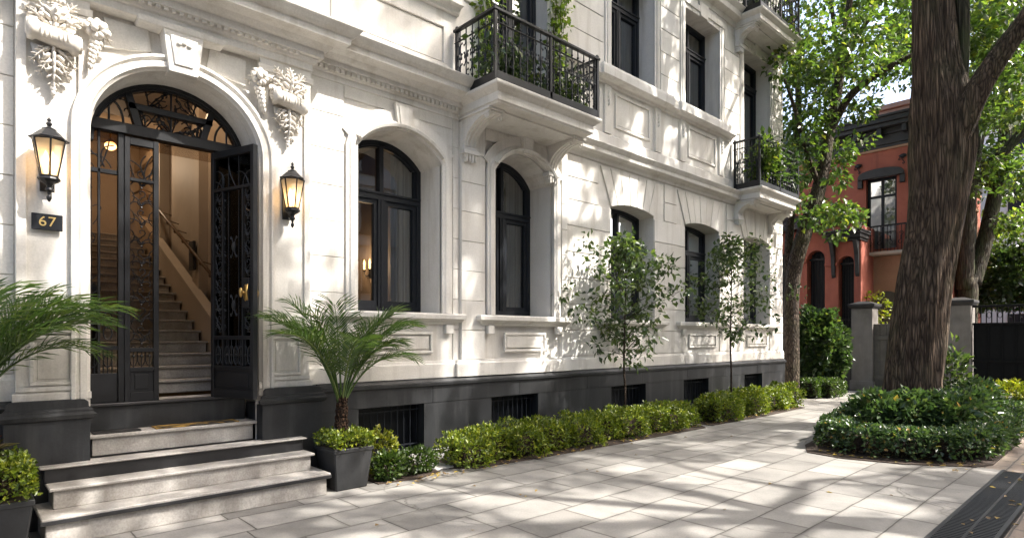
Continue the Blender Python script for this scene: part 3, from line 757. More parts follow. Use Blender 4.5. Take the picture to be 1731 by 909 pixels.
def balcony(x0, x1, yf, zb, zt, zr, nf, ns, brk, bz, lip=.05):
    s = MB(); fy = -yf; h = zt-zb
    prof = [(0, zb), (fy-.10, zb), (fy-.09, zb+.02), (fy-.07, zb+.03), (fy-.07, zb+h*.55), (fy-.05, zb+h*.6), (fy-.02, zb+h*.72), (fy+.01, zb+h*.8), (fy+.02, zt-.03), (fy+.02, zt-.002), (fy, zt), (0, zt)]
    n = len(prof)
    # a slab with the same moulding on its two short sides
    o = len(s.v)
    for pj, z in prof:
        k_ = pj-fy if pj > 0 else 0
        s.v += [(x0-k_, 0.01, z), (x0-k_, -pj if pj > 0 else 0, z), (x1+k_, -pj if pj > 0 else 0, z), (x1+k_, 0.01, z)]
    for i in range(1, n-2):
        a, b = o+4*i, o+4*(i+1)
        for j in range(3): s.f.append((a+j, a+j+1, b+j+1, b+j))
    s.f.append((o+4, o+7, o+6, o+5)); q = o+4*(n-2); s.f.append((q, q+1, q+2, q+3))
    s.box(x0+.2, x1-.2, yf+.28, 0, zb-.025, zb+.002)
    b = s.build('balcony', 'limestone', house, bevel=.003)
    for bx in brk:                                                        # console brackets
        k = MB(); W_ = .11; D_ = min(.62, fy*.66)
        out = []
        for i in range(15):
            f = i/14; a = f*PI/2
            out.append((-(.10+(D_-.10)*(1-math.cos(a))**.9), bz+.10+(zb-bz-.16)*math.sin(a)))
        poly = [(0, bz)] + [(-.09, bz), (-.11, bz+.05)] + out + [(-D_-.03, zb-.05), (-D_-.03, zb-.025), (0, zb-.025)]
        k.prism_x(poly, bx-W_, bx+W_)
        k.box(bx-W_-.03, bx+W_+.03, -D_-.06, 0, zb-.024, zb)
        k.box(bx-W_-.025, bx+W_+.025, -.135, 0, bz-.01, bz+.045); k.box(bx-W_, bx+W_, -.10, 0, bz-.06, bz-.01)
        for q in range(4): k.box(bx-W_+.02+q*.052, bx-W_+.045+q*.052, -.125-.0, 0, bz-.12+.02*(q % 2), bz-.012)
        e = Vector((0, -D_+.02, zb-.10))
        for sx in (-1, 1): k.tube([(bx+sx*(W_+.004), e.y+.05*(1-i/20)*math.cos(i*.5), e.z+.05*(1-i/20)*math.sin(i*.5)) for i in range(18)], .010, 5)
        for q in range(3): k.tube([(bx-W_*.55+q*W_*.55, y-.006, z) for y, z in out], .012, 5)
        k.build('bracket', 'limestone', b, bevel=.003)
    # ironwork: base plate, posts, hand rail, balusters
    ry = yf+.05; zi = zt+.13
    f = MB()
    for (a, c, d, e) in ((x0+.02, x1-.02, ry-.02, ry+.02),): f.box(a, c, d, e, zt+.004, zi)
    for x in (x0+.02, x1-.06): f.box(x, x+.04, ry+.02, -.06, zt+.004, zi)
    f.build('floor_band', 'iron', b, bevel=.004)
    h = MB()
    for z, t in ((zr, .032), (zr-.16, .014)):
        h.box(x0, x1, ry-t, ry+t, z-t*.6, z+t*.6)
        for x in (x0, x1): h.box(x-t, x+t, ry-t+.001, -.03, z-t*.6+.001, z+t*.6-.001)
    h.build('hand_rail', 'iron', b, bevel=.006)
    for x, y in ((x0+.01, ry), (x1-.01, ry), ((x0+x1)/2, ry), (x0+.01, -.07), (x1-.01, -.07)):
        q = MB(); q.box(x-.02, x+.02, y-.02, y+.02, zt, zr); q.ball((x, y, zr+.035), .028, .028, .03, 8, 6); q.build('post', 'iron', b)
    sc_ = (zr-.02-zi)/.70
    def place(x, y, rz, i):
        o = bpy.data.objects.new('baluster', bal_mesh[i % 2]); C.objects.link(o); o.parent = b
        o.location = (x, y, zi); o.rotation_euler = (0, 0, rz); o.scale = (1, 1, sc_)
    for i in range(nf): place(x0+(x1-x0)*(i+.5)/nf, ry, 0, i)
    for i in range(ns):
        for x in (x0+.01, x1-.01): place(x, ry+(-.07-ry)*(i+.5)/ns, PI/2, i)
    return b
balcony(4.98, 7.02, -.90, 4.60, 4.84, 5.74, 16, 6, (5.20, 6.86), 4.12)
balcony(12.86, 14.95, -.68, 4.66, 4.92, 5.98, 16, 5, (13.05, 14.78), 4.28)
balcony(12.90, 15.0, -.68, 8.60, 8.84, 9.80, 14, 5, (13.1, 14.8), 8.2)

# ------------------------------------------------------------------ entrance: transom, side light, leaves
GI = MB
def leaf_door(name, W_, z0, z1, org, ang, mat='iron', centre=True, seed=1, handle=False):
    """wrought iron door leaf, built along local u from its hinge, then turned"""
    rng = random.Random(seed)
    M = Matrix.Translation((org[0], org[1], 0)) @ Matrix.Rotation(ang, 4, 'Z')
    f = MB(); t = .028; sw = .045; band = min(.13, W_*.26)
    f.box(0, sw, -t, t, z0, z1); f.box(W_-sw, W_, -t, t, z0, z1)
    zk = z0+.62 if W_ > .3 else z0+.5
    f.box(sw, W_-sw, -t+.001, t-.001, z0, z0+.09); f.box(sw, W_-sw, -t+.001, t-.001, z1-.07, z1)
    f.box(sw, W_-sw, -t+.002, t-.002, zk-.02, zk+.02); f.box(sw, W_-sw, -t+.002, t-.002, z0+.29, z0+.33); f.box(sw, W_-sw, -t+.002, t-.002, z1-.42, z1-.39)
    f.box(sw, W_-sw, -.012, .012, z0+.09, z0+.29)                      # solid kick panel
    f.box(sw+.04, W_-sw-.04, -.02, .02, z0+.12, z0+.26)
    if centre:
        for u in (sw+band, W_-sw-band): f.box(u-.012, u+.012, -.02, .02, z0+.33, z1-.39)
    d = f.xf(M).build(name, mat, house, bevel=.003)
    s = MB()
    bands = [(sw+band/2, band), (W_-sw-band/2, band)] if centre else [(W_/2, W_-2*sw)]
    for u, bw in bands:
        z = zk+.06
        k = 0
        while z < z1-.46:
            iron_line(s, s_scroll(u, z+.09, bw, .19, 1 if k % 2 else -1), (0,0,0), (1,0,0), .0055, 4)
            iron_line(s, c_scroll(u-bw*.30, z+.09, bw*.45, .15, -1), (0,0,0), (1,0,0), .005, 4); iron_line(s, c_scroll(u+bw*.30, z+.09, bw*.45, .15, 1), (0,0,0), (1,0,0), .005, 4)
            for fl in (1, -1, .5, -.5): iron_line(s, vine(rng, u, z+.02, .12, PI/2+fl*rng.uniform(.4, .9), fl*rng.uniform(.3, .8), 6), (0,0,0), (1,0,0), .005, 4)
            s.ball((u, 0, z), .012, .012, .012, 6, 4); z += .19; k += 1
    n = max(3, int((W_-2*sw)/.07))
    for i in range(n):                                                    # lower grille of crossed hoops
        u = sw+(W_-2*sw)*(i+.5)/n
        iron_line(s, [(u+.034*math.cos(a*PI/6), z0+.44+.10*math.sin(a*PI/6)) for a in range(13)], (0,0,0), (1,0,0), .005, 4)
        s.tube([(u, 0, z0+.33), (u, 0, zk)], .005, 4); s.ball((u, 0, z0+.44), .014, .014, .014, 6, 4)
    if centre:
        for q in (.38, .62): s.tube([(W_*q, 0, z0+.33), (W_*q, 0, z1-.07)], .006, 5)
        for zc in (z0+1.55, z0+.95):
            for fl in (1, -1): iron_line(s, c_scroll(W_/2+fl*.01, zc, .06, .22, fl), (0,0,0), (1,0,0), .0055, 4)
            s.ball((W_/2, 0, zc), .025, .02, .05, 8, 6)
    for i in range(7):                                                    # top panel sprays
        iron_line(s, vine(rng, sw+(W_-2*sw)*rng.random(), z1-.39, .26, PI/2+rng.uniform(-.7, .7), rng.uniform(-.5, .5), 7), (0,0,0), (1,0,0), .0055, 4)
    s.v = [(min(max(a, sw), W_-sw), b, min(max(c_, z0+.1), z1-.05)) for a, b, c_ in s.v]
    s.xf(M).build('scrollwork', mat, d)
    g = MB(); g.box(sw, W_-sw, .004, .010, z0+.33, z1-.07); g.xf(M).build('glass', 'door_glass', d)
    if handle:
        hb = MB(); u = W_-.10; zc = z0+1.07
        hb.box(u-.05, u+.05, -t-.012, t+.012, zc-.15, zc+.15)
        hb.xf(M).build('lock_plate', mat, d, bevel=.004)
        kn = MB()
        for sy in (-1, 1):
            kn.tube([(u, sy*(t+.012), zc), (u, sy*(t+.05), zc)], .014, 8); kn.ball((u, sy*(t+.065), zc), .022, .018, .05, 10, 8)
            kn.ball((u, sy*(t+.014), zc), .032, .006, .085, 12, 8)
        kn.tube([(W_-.02, -t-.05, zc-.08), (W_-.02, -t-.065, zc), (W_-.02, -t-.05, zc+.08)], .009, 6)
        kn.xf(M).build('handle', 'brass', d, smooth=True)
    return d
Z0, ZT1 = .985, 3.56
leaf_door('door', .66, Z0, ZT1-.02, (2.01, .27), math.atan2(-.62, .21), seed=4, handle=True)
leaf_door('door', .29, Z0, ZT1-.02, (1.21, .27), 0, centre=False, seed=9)
def sidelight(x0, x1, seed):
    rng = random.Random(seed); f = MB()
    f.box(x0, x0+.03, .265, .325, Z0, ZT1); f.box(x1-.05, x1, .255, .325, Z0, ZT1)
    f.box(x0+.03, x1-.05, .275, .315, Z0, Z0+.28); f.box(x0+.03, x1-.05, .275, .315, ZT1-.40, ZT1-.36); f.box(x0+.03, x1-.05, .275, .315, Z0+.50, Z0+.54)
    f.box(x0+.11, x0+.13, .275, .315, Z0+.28, ZT1)
    o = f.build('side_light', 'iron', house, bevel=.003)
    s = MB()
    for i in range(5): iron_line(s, vine(rng, x0+.05+.18*rng.random(), ZT1-.34, .28, PI/2+rng.uniform(-.7, .7), rng.uniform(-.5, .5), 7), (0,.29,0), (1,0,0), .006, 4)
    for zc in (Z0+.40, Z0+.66, Z0+.80):
        for u in (x0+.07, x0+.19): iron_line(s, [(u+.035*math.cos(a*PI/6), zc+.06*math.sin(a*PI/6)) for a in range(13)], (0,.29,0), (1,0,0), .006, 4)
    for i in range(6): s.tube([(x0+.05+i*.035, .29, Z0+.28), (x0+.05+i*.035, .29, Z0+.50)], .005, 4)
    s.tube([(x0+.06, .29, Z0+.9), (x0+.06, .29, ZT1-.4)], .004, 4)
    for k in range(9):
        z = Z0+1.0+k*.17; iron_line(s, vine(rng, x0+.07, z, .10, PI/2+rng.uniform(-1, 1), rng.uniform(-.6, .6), 6), (0,.29,0), (1,0,0), .004, 4)
    s.v = [(min(max(a, x0+.01), x1-.02), b, min(max(c_, Z0), ZT1)) for a, b, c_ in s.v]
    s.build('scrollwork', 'iron', o)
    g = MB(); g.box(x0+.02, x1-.02, .293, .298, Z0+.28, ZT1); g.build('glass', 'door_glass', o)
sidelight(.89, 1.21, 5); sidelight(2.03, 2.35, 6)
# transom with its branch tracery
t = MB(); ap = arch_pts(PORT[0], PORT[1], PORT[3], PORT[4], 30, 'ell')
t.sweep(ap, [(0.01, .34), (0.01, .24), (-.055, .24), (-.055, .26), (-.075, .26), (-.075, .34)])
t.box(PORT[0], PORT[1], .225, .345, ZT1, ZT1+.10)
c = (PORT[0]+PORT[1])/2
for x0, x1 in ((1.21, 1.33), (2.03, 1.91)):                              # slanting bars
    t.prism(sorted([(x1-.035, ZT1+.1), (x1+.035, ZT1+.1)])+[(x0+.035 if x0 < c else x0+.03, 4.07), (x0-.035, 4.07)], .25, .33)
t.box(1.24, 2.0, .25, .33, 3.82, 3.88)
tr = t.build('transom', 'iron', house, bevel=.004)
s = MB(); rng = random.Random(12)
iron_line(s, [(1.09+.12*math.cos(a*PI/10), ZT1+.1+.22*math.sin(a*PI/10)) for a in range(11)], (0,.29,0), (1,0,0), .012, 5)
iron_line(s, [(2.15+.12*math.cos(a*PI/10), ZT1+.1+.22*math.sin(a*PI/10)) for a in range(11)], (0,.29,0), (1,0,0), .012, 5)
def branchy(u0, z0, n, lo, hi):
    for i in range(n):
        a0 = lo+(hi-lo)*i/(n-1)+rng.uniform(-.1, .1); L_ = rng.uniform(.16, .34); cu = rng.uniform(-.3, .3)
        pts = vine(rng, u0, z0, L_, a0, cu, 8); iron_line(s, pts, (0,.29,0), (1,0,0), .007, 4)
        for j in (3, 5, 7):
            iron_line(s, vine(rng, *pts[j], L_*.28, a0+rng.choice((-1, 1))*rng.uniform(.6, 1.1), rng.uniform(-.5, .5), 5), (0,.29,0), (1,0,0), .0055, 4)
            s.ball((pts[j][0], .29, pts[j][1]), .013, .01, .016, 6, 4)
branchy(c, ZT1+.1, 7, .2, PI-.2); branchy(c-.2, 3.88, 3, .5, 1.6); branchy(c+.2, 3.88, 3, 1.5, 2.6); branchy(1.05, ZT1+.30, 4, .6, 2.4); branchy(2.19, ZT1+.30, 4, .7, 2.5)
branchy(1.38, ZT1+.1, 4, .8, 2.2); branchy(1.86, ZT1+.1, 4, .9, 2.3)
s.v = [(min(max(a, .93), 2.31), b, min(c_, ZT1-.1+.66*math.sqrt(max(0, 1-((a-c)/.72)**2)))) if c_ > ZT1+.1 else (a, b, c_) for a, b, c_ in s.v]
s.tube([(c, .29, ZT1+.1), (c, .29, 4.1)], .010, 5); s.tube([(1.09, .29, ZT1+.1), (1.09, .29, 3.9)], .010, 5); s.tube([(2.15, .29, ZT1+.1), (2.15, .29, 3.9)], .010, 5)
s.build('scrollwork', 'iron', tr)
g = MB(); g.add([(a[0], .30, a[1]) for a in [(PORT[0], ZT1, 0, 0), (PORT[1], ZT1, 0, 0)]+ap[::-1]], [tuple(range(2+len(ap)))]); g.build('glass', 'door_glass', tr)

# ------------------------------------------------------------------ inside: stair hall and rooms
hl = MB()
HX0, HX1, HY1, HZ = -.4, 2.62, 6.8, 5.3
hl.add([(HX1,.40,0),(HX1,HY1,0),(HX1,HY1,HZ),(HX1,.40,HZ)], [(0,1,2,3)]); hl.add([(HX0,.40,0),(HX0,HY1,0),(HX0,HY1,HZ),(HX0,.40,HZ)], [(0,1,2,3)])
hl.add([(HX0,HY1,0),(HX1,HY1,0),(HX1,HY1,HZ),(HX0,HY1,HZ)], [(0,1,2,3)]); hl.add([(HX0,.40,HZ),(HX1,.40,HZ),(HX1,HY1,HZ),(HX0,HY1,HZ)], [(0,1,2,3)])
hl.add([(HX0,.43,0),(.88,.43,0),(.88,.43,HZ),(HX0,.43,HZ)], [(0,1,2,3)]); hl.add([(2.36,.43,0),(HX1,.43,0),(HX1,.43,HZ),(2.36,.43,HZ)], [(0,1,2,3)])
hl.add([(.88,.43,4.16),(2.36,.43,4.16),(2.36,.43,HZ),(.88,.43,HZ)], [(0,1,2,3)])
hl.box(2.50, 2.62, 2.55, 2.85, 1, HZ); hl.box(2.48, 2.62, 4.6, 4.9, 1, HZ)
hl.box(2.54, 2.60, .5, HY1, 4.75, 4.9)
hl.box(.4, 1.5, HY1-.05, HY1, 3.0, 5.0)
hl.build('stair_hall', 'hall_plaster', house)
stp = MB()
stp.box(HX0, HX1, .31, .60, .80, .985)
for k in range(1, 18):
    y = .55+.30*k; z = 1+.14*k
    stp.box(1.02, 2.37, y+.012, HY1 if k == 17 else y+.312, z-.14, z-.025); stp.box(1.02, 2.39, y-.015, HY1 if k == 17 else y+.314, z-.025, z)
stp.box(HX0, 1.0, .6, HY1, .8, .98)
stp.build('staircase', 'marble_tread', house, bevel=.005)
sk = MB(); sk.prism_x([(.6, 1.0), (.6, 1.32), (5.7, 3.70), (6.7, 3.70), (6.7, 1.0)], 2.395, 2.50); sk.prism_x([(.6, 1.32), (.6, 1.37), (5.7, 3.75), (6.7, 3.75), (6.7, 3.70), (5.7, 3.70)], 2.39, 2.52)
sk.build('stair_skirting', 'hall_plaster', house)
hr = MB(); hr.tube([(2.44, .9, 2.0), (2.44, 5.6, 4.2), (2.44, 6.3, 4.25)], .022, 8)
for k in range(12): y = 1.0+.42*k; hr.tube([(2.60, y, 1.96+.468*(y-.9)), (2.44, y, 2.0+.468*(y-.9))], .008, 5); hr.ball((2.44, y, 1.97+.468*(y-.9)), .02, .03, .03, 7, 5)
hr.build('wall_handrail', 'rail_wood', house, smooth=True)
bn = MB(); bn.tube([(1.05, .75, 1.95), (1.05, 5.2, 4.03)], .025, 7); bn.tube([(1.05, .75, 1.2), (1.05, 5.2, 3.28)], .014, 5)
for k in range(32):
    y = .78+.14*k; z = 1.13+.467*(y-.7); bn.tube([(1.05, y, z), (1.05, y, z+.83)], .008, 4)
    if k % 2: iron_line(bn, s_scroll(0, z+.42, .12, .36, 1), (1.05, y, 0), (0, 1, 0), .006, 4)
bn.box(1.02, 1.08, .72, .78, 1.1, 2.05); bn.ball((1.05, .75, 2.1), .05)
bn.build('stair_banister', 'iron', house)
pc = MB(); pc.box(2.44, 2.478, 2.60, 2.8, 2.55, 2.95); pc.build('wall_box', 'dark_timber', house, bevel=.004)
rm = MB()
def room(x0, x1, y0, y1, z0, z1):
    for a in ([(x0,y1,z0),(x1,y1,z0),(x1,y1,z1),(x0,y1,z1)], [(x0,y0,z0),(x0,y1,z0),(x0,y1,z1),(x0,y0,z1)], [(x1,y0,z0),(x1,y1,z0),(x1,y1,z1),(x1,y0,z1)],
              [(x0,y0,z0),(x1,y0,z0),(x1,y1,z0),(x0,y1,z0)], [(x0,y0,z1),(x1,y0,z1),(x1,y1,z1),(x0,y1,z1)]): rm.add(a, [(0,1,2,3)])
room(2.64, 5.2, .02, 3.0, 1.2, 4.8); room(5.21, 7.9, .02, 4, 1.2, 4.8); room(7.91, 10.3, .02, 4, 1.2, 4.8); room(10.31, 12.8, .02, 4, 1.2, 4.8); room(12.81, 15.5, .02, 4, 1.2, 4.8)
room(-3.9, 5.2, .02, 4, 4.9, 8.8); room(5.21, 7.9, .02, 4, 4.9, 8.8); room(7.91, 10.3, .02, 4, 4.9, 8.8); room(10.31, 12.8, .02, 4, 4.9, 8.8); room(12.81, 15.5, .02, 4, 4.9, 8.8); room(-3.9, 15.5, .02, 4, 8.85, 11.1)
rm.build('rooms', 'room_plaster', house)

def plight(name, loc, watt, col=(1, .66, .36), r=.05):
    l = bpy.data.lights.new(name, 'POINT'); l.energy = watt; l.color = col; l.shadow_soft_size = r
    o = bpy.data.objects.new(name, l); C.objects.link(o); o.location = loc; return o
# lamps of the hall, seen lit through the door and the transom
def pendant(x, y, z, label):
    t = thing('ceiling_lamp', label, 'ceiling lamp', (x, y, z), 'lamps in the stair hall')
    a = MB(); a.lathe(0, 0, [(.07, .30), (.075, .28), (.02, .26), (.012, .10), (.05, .09), (.06, .06), (.01, .05)], 12); a.build('fitting', 'brass', t, smooth=True, world=False)
    b = MB(); b.ball((0, 0, 0), .085, .085, .07, 14, 9); b.build('globe', 'bulb_glow', t, smooth=True, world=False)
    plight('hall_lamp_light', (x, y, z-.14), 9, col=(1, .76, .52), r=.09)
pendant(1.75, 2.2, 4.97, 'warm lit ceiling lamp glowing behind the arched transom over the stair')
pendant(1.9, 5.2, 4.75, 'small lit ceiling lamp deep in the hall, seen just below the transom bar')
wsn = thing('wall_sconce', 'lit candle sconce on the room wall seen through the first arched window', 'wall lamp', (5.16, 2.5, 2.72)); wsn.rotation_euler = (0, 0, -PI/2)
a = MB(); a.box(-.03, .03, -.02, .02, -.12, .12)
for sx in (-1, 1): a.tube([(0, -.03, -.05), (sx*.05, -.07, -.09), (sx*.09, -.08, -.03), (sx*.09, -.08, .02)], .009, 6); a.lathe(sx*.09, -.08, [(.012, .0), (.03, .02), (.03, .03), (.012, .03)], 10)
a.build('bracket', 'iron', wsn, world=False)
a = MB()
for sx in (-1, 1): a.lathe(sx*.09, -.08, [(.016, .03), (.016, .12), (.022, .13), (.012, .18), (.002, .20)], 8)
a.build('candle', 'candle_glow', wsn, smooth=True, world=False)
plight('sconce_light', (4.92, 2.5, 2.85), 7)

# ------------------------------------------------------------------ stone steps in front of the door
stt = thing('stone_steps', 'broad flight of pale marble entrance steps with dark edges below the arched door', 'steps', (1.65, -.4, 0))
def step(x0, x1, yn, yb, z, zprev, nos, dark, rx0=None, rx1=None, mat='marble_tread'):
    b = MB(); b.box(x0+.03, x1-.03, yn+.035, yb, zprev, z-nos); r = b.build('riser', mat, stt, bevel=.006)
    b = MB(); b.box(x0, x1, yn, yb+.02, z-nos+.001, z); b.build('tread', dark, stt, bevel=.007)
step(.49, 2.83, -.76, -.10, .225, 0, .035, 'marble_tread')
step(.56, 2.77, -.52, -.10, .40, .225, .028, 'marble_tread')
step(.52, 2.78, -.31, -.10, .535, .40, .018, 'marble_tread', mat='dark_nosing')
step(.885, 2.355, -.035, .22, .73, .535, .035, 'marble_tread')
step(.885, 2.355, .20, .31, .985, .73, .03, 'dark_nosing', mat='plinth_stone')
b = MB(); b.box(.485, 2.835, -.766, -.75, .172, .206); b.build('dark_edge', 'dark_nosing', stt, bevel=.003)
b = MB(); b.box(.89, 2.35, -.10, .21, .42, .53); b.build('step_base', 'dark_nosing', stt)
# door mats on the fourth step
m = MB(); m.box(1.42, 2.18, -.01, .18, .732, .742); mt = m.build('door_mat', 'mat_brown' if 'mat_brown' in MATS else 'soil', None)
tag(mt, 'brown and ochre door mat lying on the step under the open doorway', 'door mat')
m = MB(); m.box(.93, 1.30, -.01, .17, .732, .740); mt2 = m.build('door_mat', 'dark_timber', None); tag(mt2, 'small plain dark grey door mat lying on the step before the side light', 'door mat')
k = NT('mat_brown'); v = k.world((1, 1, 1)); nz = k.noise(v, 5, 3)
k.done(k.bsdf(k.ramp(nz, [(.4, (.03, .025, .018)), (.52, (.30, .18, .04)), (.6, (.46, .28, .06))]), .9, k.bump(k.noise(v, 300, 2), .8, .01)))
mt.data.materials[0] = MATS['mat_brown']

# ------------------------------------------------------------------ wall lanterns and the house number
def lantern(loc, label):
    t = thing('wall_lantern', label, 'lantern', loc, 'lanterns beside the entrance')
    f = MB()
    def hexr(r, z): return [(r*math.cos(PI/6+i*PI/3), r*math.sin(PI/6+i*PI/3), z) for i in range(6)]
    lo, hi = hexr(.062, -.14), hexr(.118, .16)
    for a, b in zip(lo, hi): f.tube([a, b], .0075, 5)
    for ring, rr in ((lo, .010), (hi, .010)):
        for i in range(6): f.tube([ring[i], ring[(i+1) % 6]], rr, 5)
    f.lathe(0, 0, [(.075, -.15), (.08, -.165), (.06, -.185), (.03, -.20), (.018, -.22), (.026, -.235), (.030, -.25), (.015, -.265), (.010, -.29), (.018, -.305), (.018, -.32), (.006, -.345)], 12)
    f.lathe(0, 0, [(.135, .160), (.138, .172), (.115, .185), (.065, .235), (.05, .245), (.05, .255), (.03, .262), (.012, .275), (.020, .29), (.022, .30), (.010, .315), (.016, .33), (.003, .35)], 6)
    f.tube([(0, .02, -.20), (0, .08, -.22), (0, .15, -.17)], .012, 7); f.tube([(0, 0, .17), (0, .10, .20), (0, .15, .17)], .010, 7)
    f.box(-.05, .05, .125, .15, -.24, .22)
    f.build('lantern_frame', 'iron', t, world=False)
    g = MB()
    for i in range(6):
        j = (i+1) % 6; g.add([lo[i], lo[j], hi[j], hi[i]], [(0, 1, 2, 3)])
    g.build('glass', 'lantern_glass', t, world=False)
    c_ = MB()
    for dx in (-.022, .024): c_.lathe(dx, 0, [(.013, -.14), (.013, -.03), (.019, -.015), (.021, .01), (.012, .05), (.002, .075)], 9)
    c_.build('bulb', 'candle_glow', t, smooth=True, world=False)
    pl = plight('lantern_light', (loc[0], loc[1], loc[2]-.02), 1.1, r=.03)
    return t
lantern((.585, -.27, 3.07), 'lit black lantern on the left pilaster above the 67 plate')
lantern((2.635, -.27, 3.11), 'lit black lantern on the right pilaster between the open door and the arched window')
pl = thing('house_number_plate', 'black house number plate reading 67 in gold below the left lantern', 'number plate', (.585, -.13, 2.575))
a = MB(); a.box(-.105, .105, -.012, .008, -.068, .068); a.build('plate', 'window_paint', pl, bevel=.004, world=False)
tx = bpy.data.curves.new('number', 'FONT'); tx.body = '67'; tx.size = .115; tx.align_x = 'CENTER'; tx.align_y = 'CENTER'; tx.extrude = .003; tx.space_character = 1.1
to = bpy.data.objects.new('number_tmp', tx); C.objects.link(to)
dg = bpy.context.evaluated_depsgraph_get(); me = bpy.data.meshes.new_from_object(to.evaluated_get(dg)); bpy.data.objects.remove(to)
no = bpy.data.objects.new('number', me); C.objects.link(no); no.parent = pl; no.location = (0, -.015, 0); no.rotation_euler = (R(90), 0, 0)
me.materials.clear(); me.materials.append(MATS['gold_paint'])

# ================================================================== GROUND
def sheet(name, pts, z, mat, kind='structure'):
    m = MB(); m.add([(x, y, z) for x, y in pts], [tuple(range(len(pts)))]); o = m.build(name, mat); o['kind'] = kind; return o
sheet('ground', [(-120, -120), (160, -120), (160, 120), (-120, 120)], -.03, 'asphalt')
sheet('pavement', [(-14, -5.24), (9.3, -5.24), (9.3, -4.95), (16.6, -4.95), (16.6, -5.3), (20.0, -5.3), (20.0, 3), (-14, 3)], 0, 'paving_slabs')
sheet('brick_path', [(-14, -5.68), (9.3, -5.68), (9.3, -5.0), (20.0, -5.0), (20.0, -7.2), (-14, -7.2)], -.004, 'brick_pavers')
m = MB(); m.box(-14, 20, -7.45, -7.2, -.2, .0); structure(m.build('kerb', 'kerb_stone', bevel=.02))
# drain channel cover
gt = thing('drain_grate', 'long dark slotted drain grate set in the pavement at the right edge', 'drain grate', (6, -5.46, 0))
g = MB()
for a, b in ((-5.66, -5.63), (-5.47, -5.45), (-5.28, -5.25)): g.box(-2, 9.28, a, b, -.02, .012)
n = 220
for i in range(n): x = -2+11.2*i/n; g.box(x, x+.024, -5.63, -5.28, -.02, .008)
g.build('grille', 'grate_iron', gt)
g = MB(); g.box(-2, 9.28, -5.64, -5.27, -.029, -.018); g.build('channel', 'dark_nosing', gt)
# planting strip along the plinth and the tree bed
rs = random.Random(5)
def soil(name, outline, z=.02):
    m = MB(); n = len(outline); m.add([(x, y, z) for x, y in outline], [tuple(range(n))])
    m.add([(x, y, z) for x, y in outline]+[(x, y, -.02) for x, y in outline], [(i, (i+1) % n, (i+1) % n+n, i+n) for i in range(n)])
    o = m.build(name, 'soil'); o['kind'] = 'structure'
soil('soil_strip', [(3.42, -.105), (3.40, -.72), (3.9, -.80), (4.25, -.70), (4.30, -.105)], .012)
soil('soil_strip', [(4.5, -.105), (4.42, -.60), (4.7, -.84), (5.6, -.90), (7.5, -1.0), (9.8, -1.06), (9.95, -.9), (10.0, -.105)], .012)
soil('soil_strip', [(10.1, -.105), (10.15, -1.0), (12, -1.08), (14.3, -1.04), (14.5, -.8), (14.5, -.105)], .012)
soil('tree_bed', [(9.3, -2.95), (8.72, -3.2), (8.62, -3.7), (8.80, -4.35), (9.25, -5.0), (9.6, -5.12), (12, -5.1), (16.2, -4.9), (16.3, -2.4), (13, -2.5)], .012)
m = MB(); m.box(4.25, 4.52, -.62, -.11, 0, .03); structure(m.build('paving_stone', 'kerb_stone', bevel=.01))

# fallen leaves on the bricks
rng = np.random.default_rng(3); n = 150
P = np.stack([rng.uniform(4.5, 12, n), rng.uniform(-7, -5.3, n), np.full(n, .016)], 1)
P2 = np.stack([rng.uniform(1, 15, 40), rng.uniform(-5, -1, 40), np.full(40, .008)], 1); P = np.concatenate([P, P2]); P3 = np.stack([rng.uniform(3.5, 14.3, 260), rng.uniform(-1.0, -.75, 260), np.full(260, .024)], 1)
P4 = np.stack([rng.uniform(8.7, 9.6, 120), rng.uniform(-5.0, -3.2, 120), np.full(120, .024)], 1); P = np.concatenate([P, P3, P4]); n = len(P)
D = rdir(rng, n); D[:, 2] *= .1; N = np.tile([0, 0, 1.], (n, 1)) + rdir(rng, n)*.25
o = leaf_mesh('fallen_leaves', P, D, N, rng.uniform(.035, .08, n), rng.uniform(.012, .022, n), 'fallen_leaf'); o['kind'] = 'stuff'

# ================================================================== PLANTERS, PALMS, HEDGES
def planter(name, cx, cy, a, b, h, label):
    t = thing('planter', label, 'planter', (cx, cy, 0), 'dark square planters beside the steps')
    m = MB(); m.taper(cx, cy, .0, h, a*.80, b*.80, a, b); m.build('pot', 'planter_finish', t, bevel=.012)
    r = MB()
    for x0, x1, y0, y1 in ((cx-a-.006, cx+a+.006, cy-b-.006, cy-b+.025), (cx-a-.006, cx+a+.006, cy+b-.025, cy+b+.006), (cx-a-.006, cx-a+.025, cy-b+.025, cy+b-.025), (cx+a-.025, cx+a+.006, cy-b+.025, cy+b-.025)):
        r.box(x0, x1, y0, y1, h-.03, h+.012)
    r.build('rim', 'planter_finish', t, bevel=.005)
    s = MB(); s.box(cx-a+.026, cx+a-.026, cy-b+.026, cy+b-.026, h+.0005, h+.006); s.build('earth', 'soil', t)
planter('planter', 3.10, -.52, .225, .225, .43, 'dark square planter at the right end of the steps, below the whole palm')
planter('planter', .19, -.66, .25, .22, .40, 'dark square planter at the left end of the steps, cut by the picture edge')

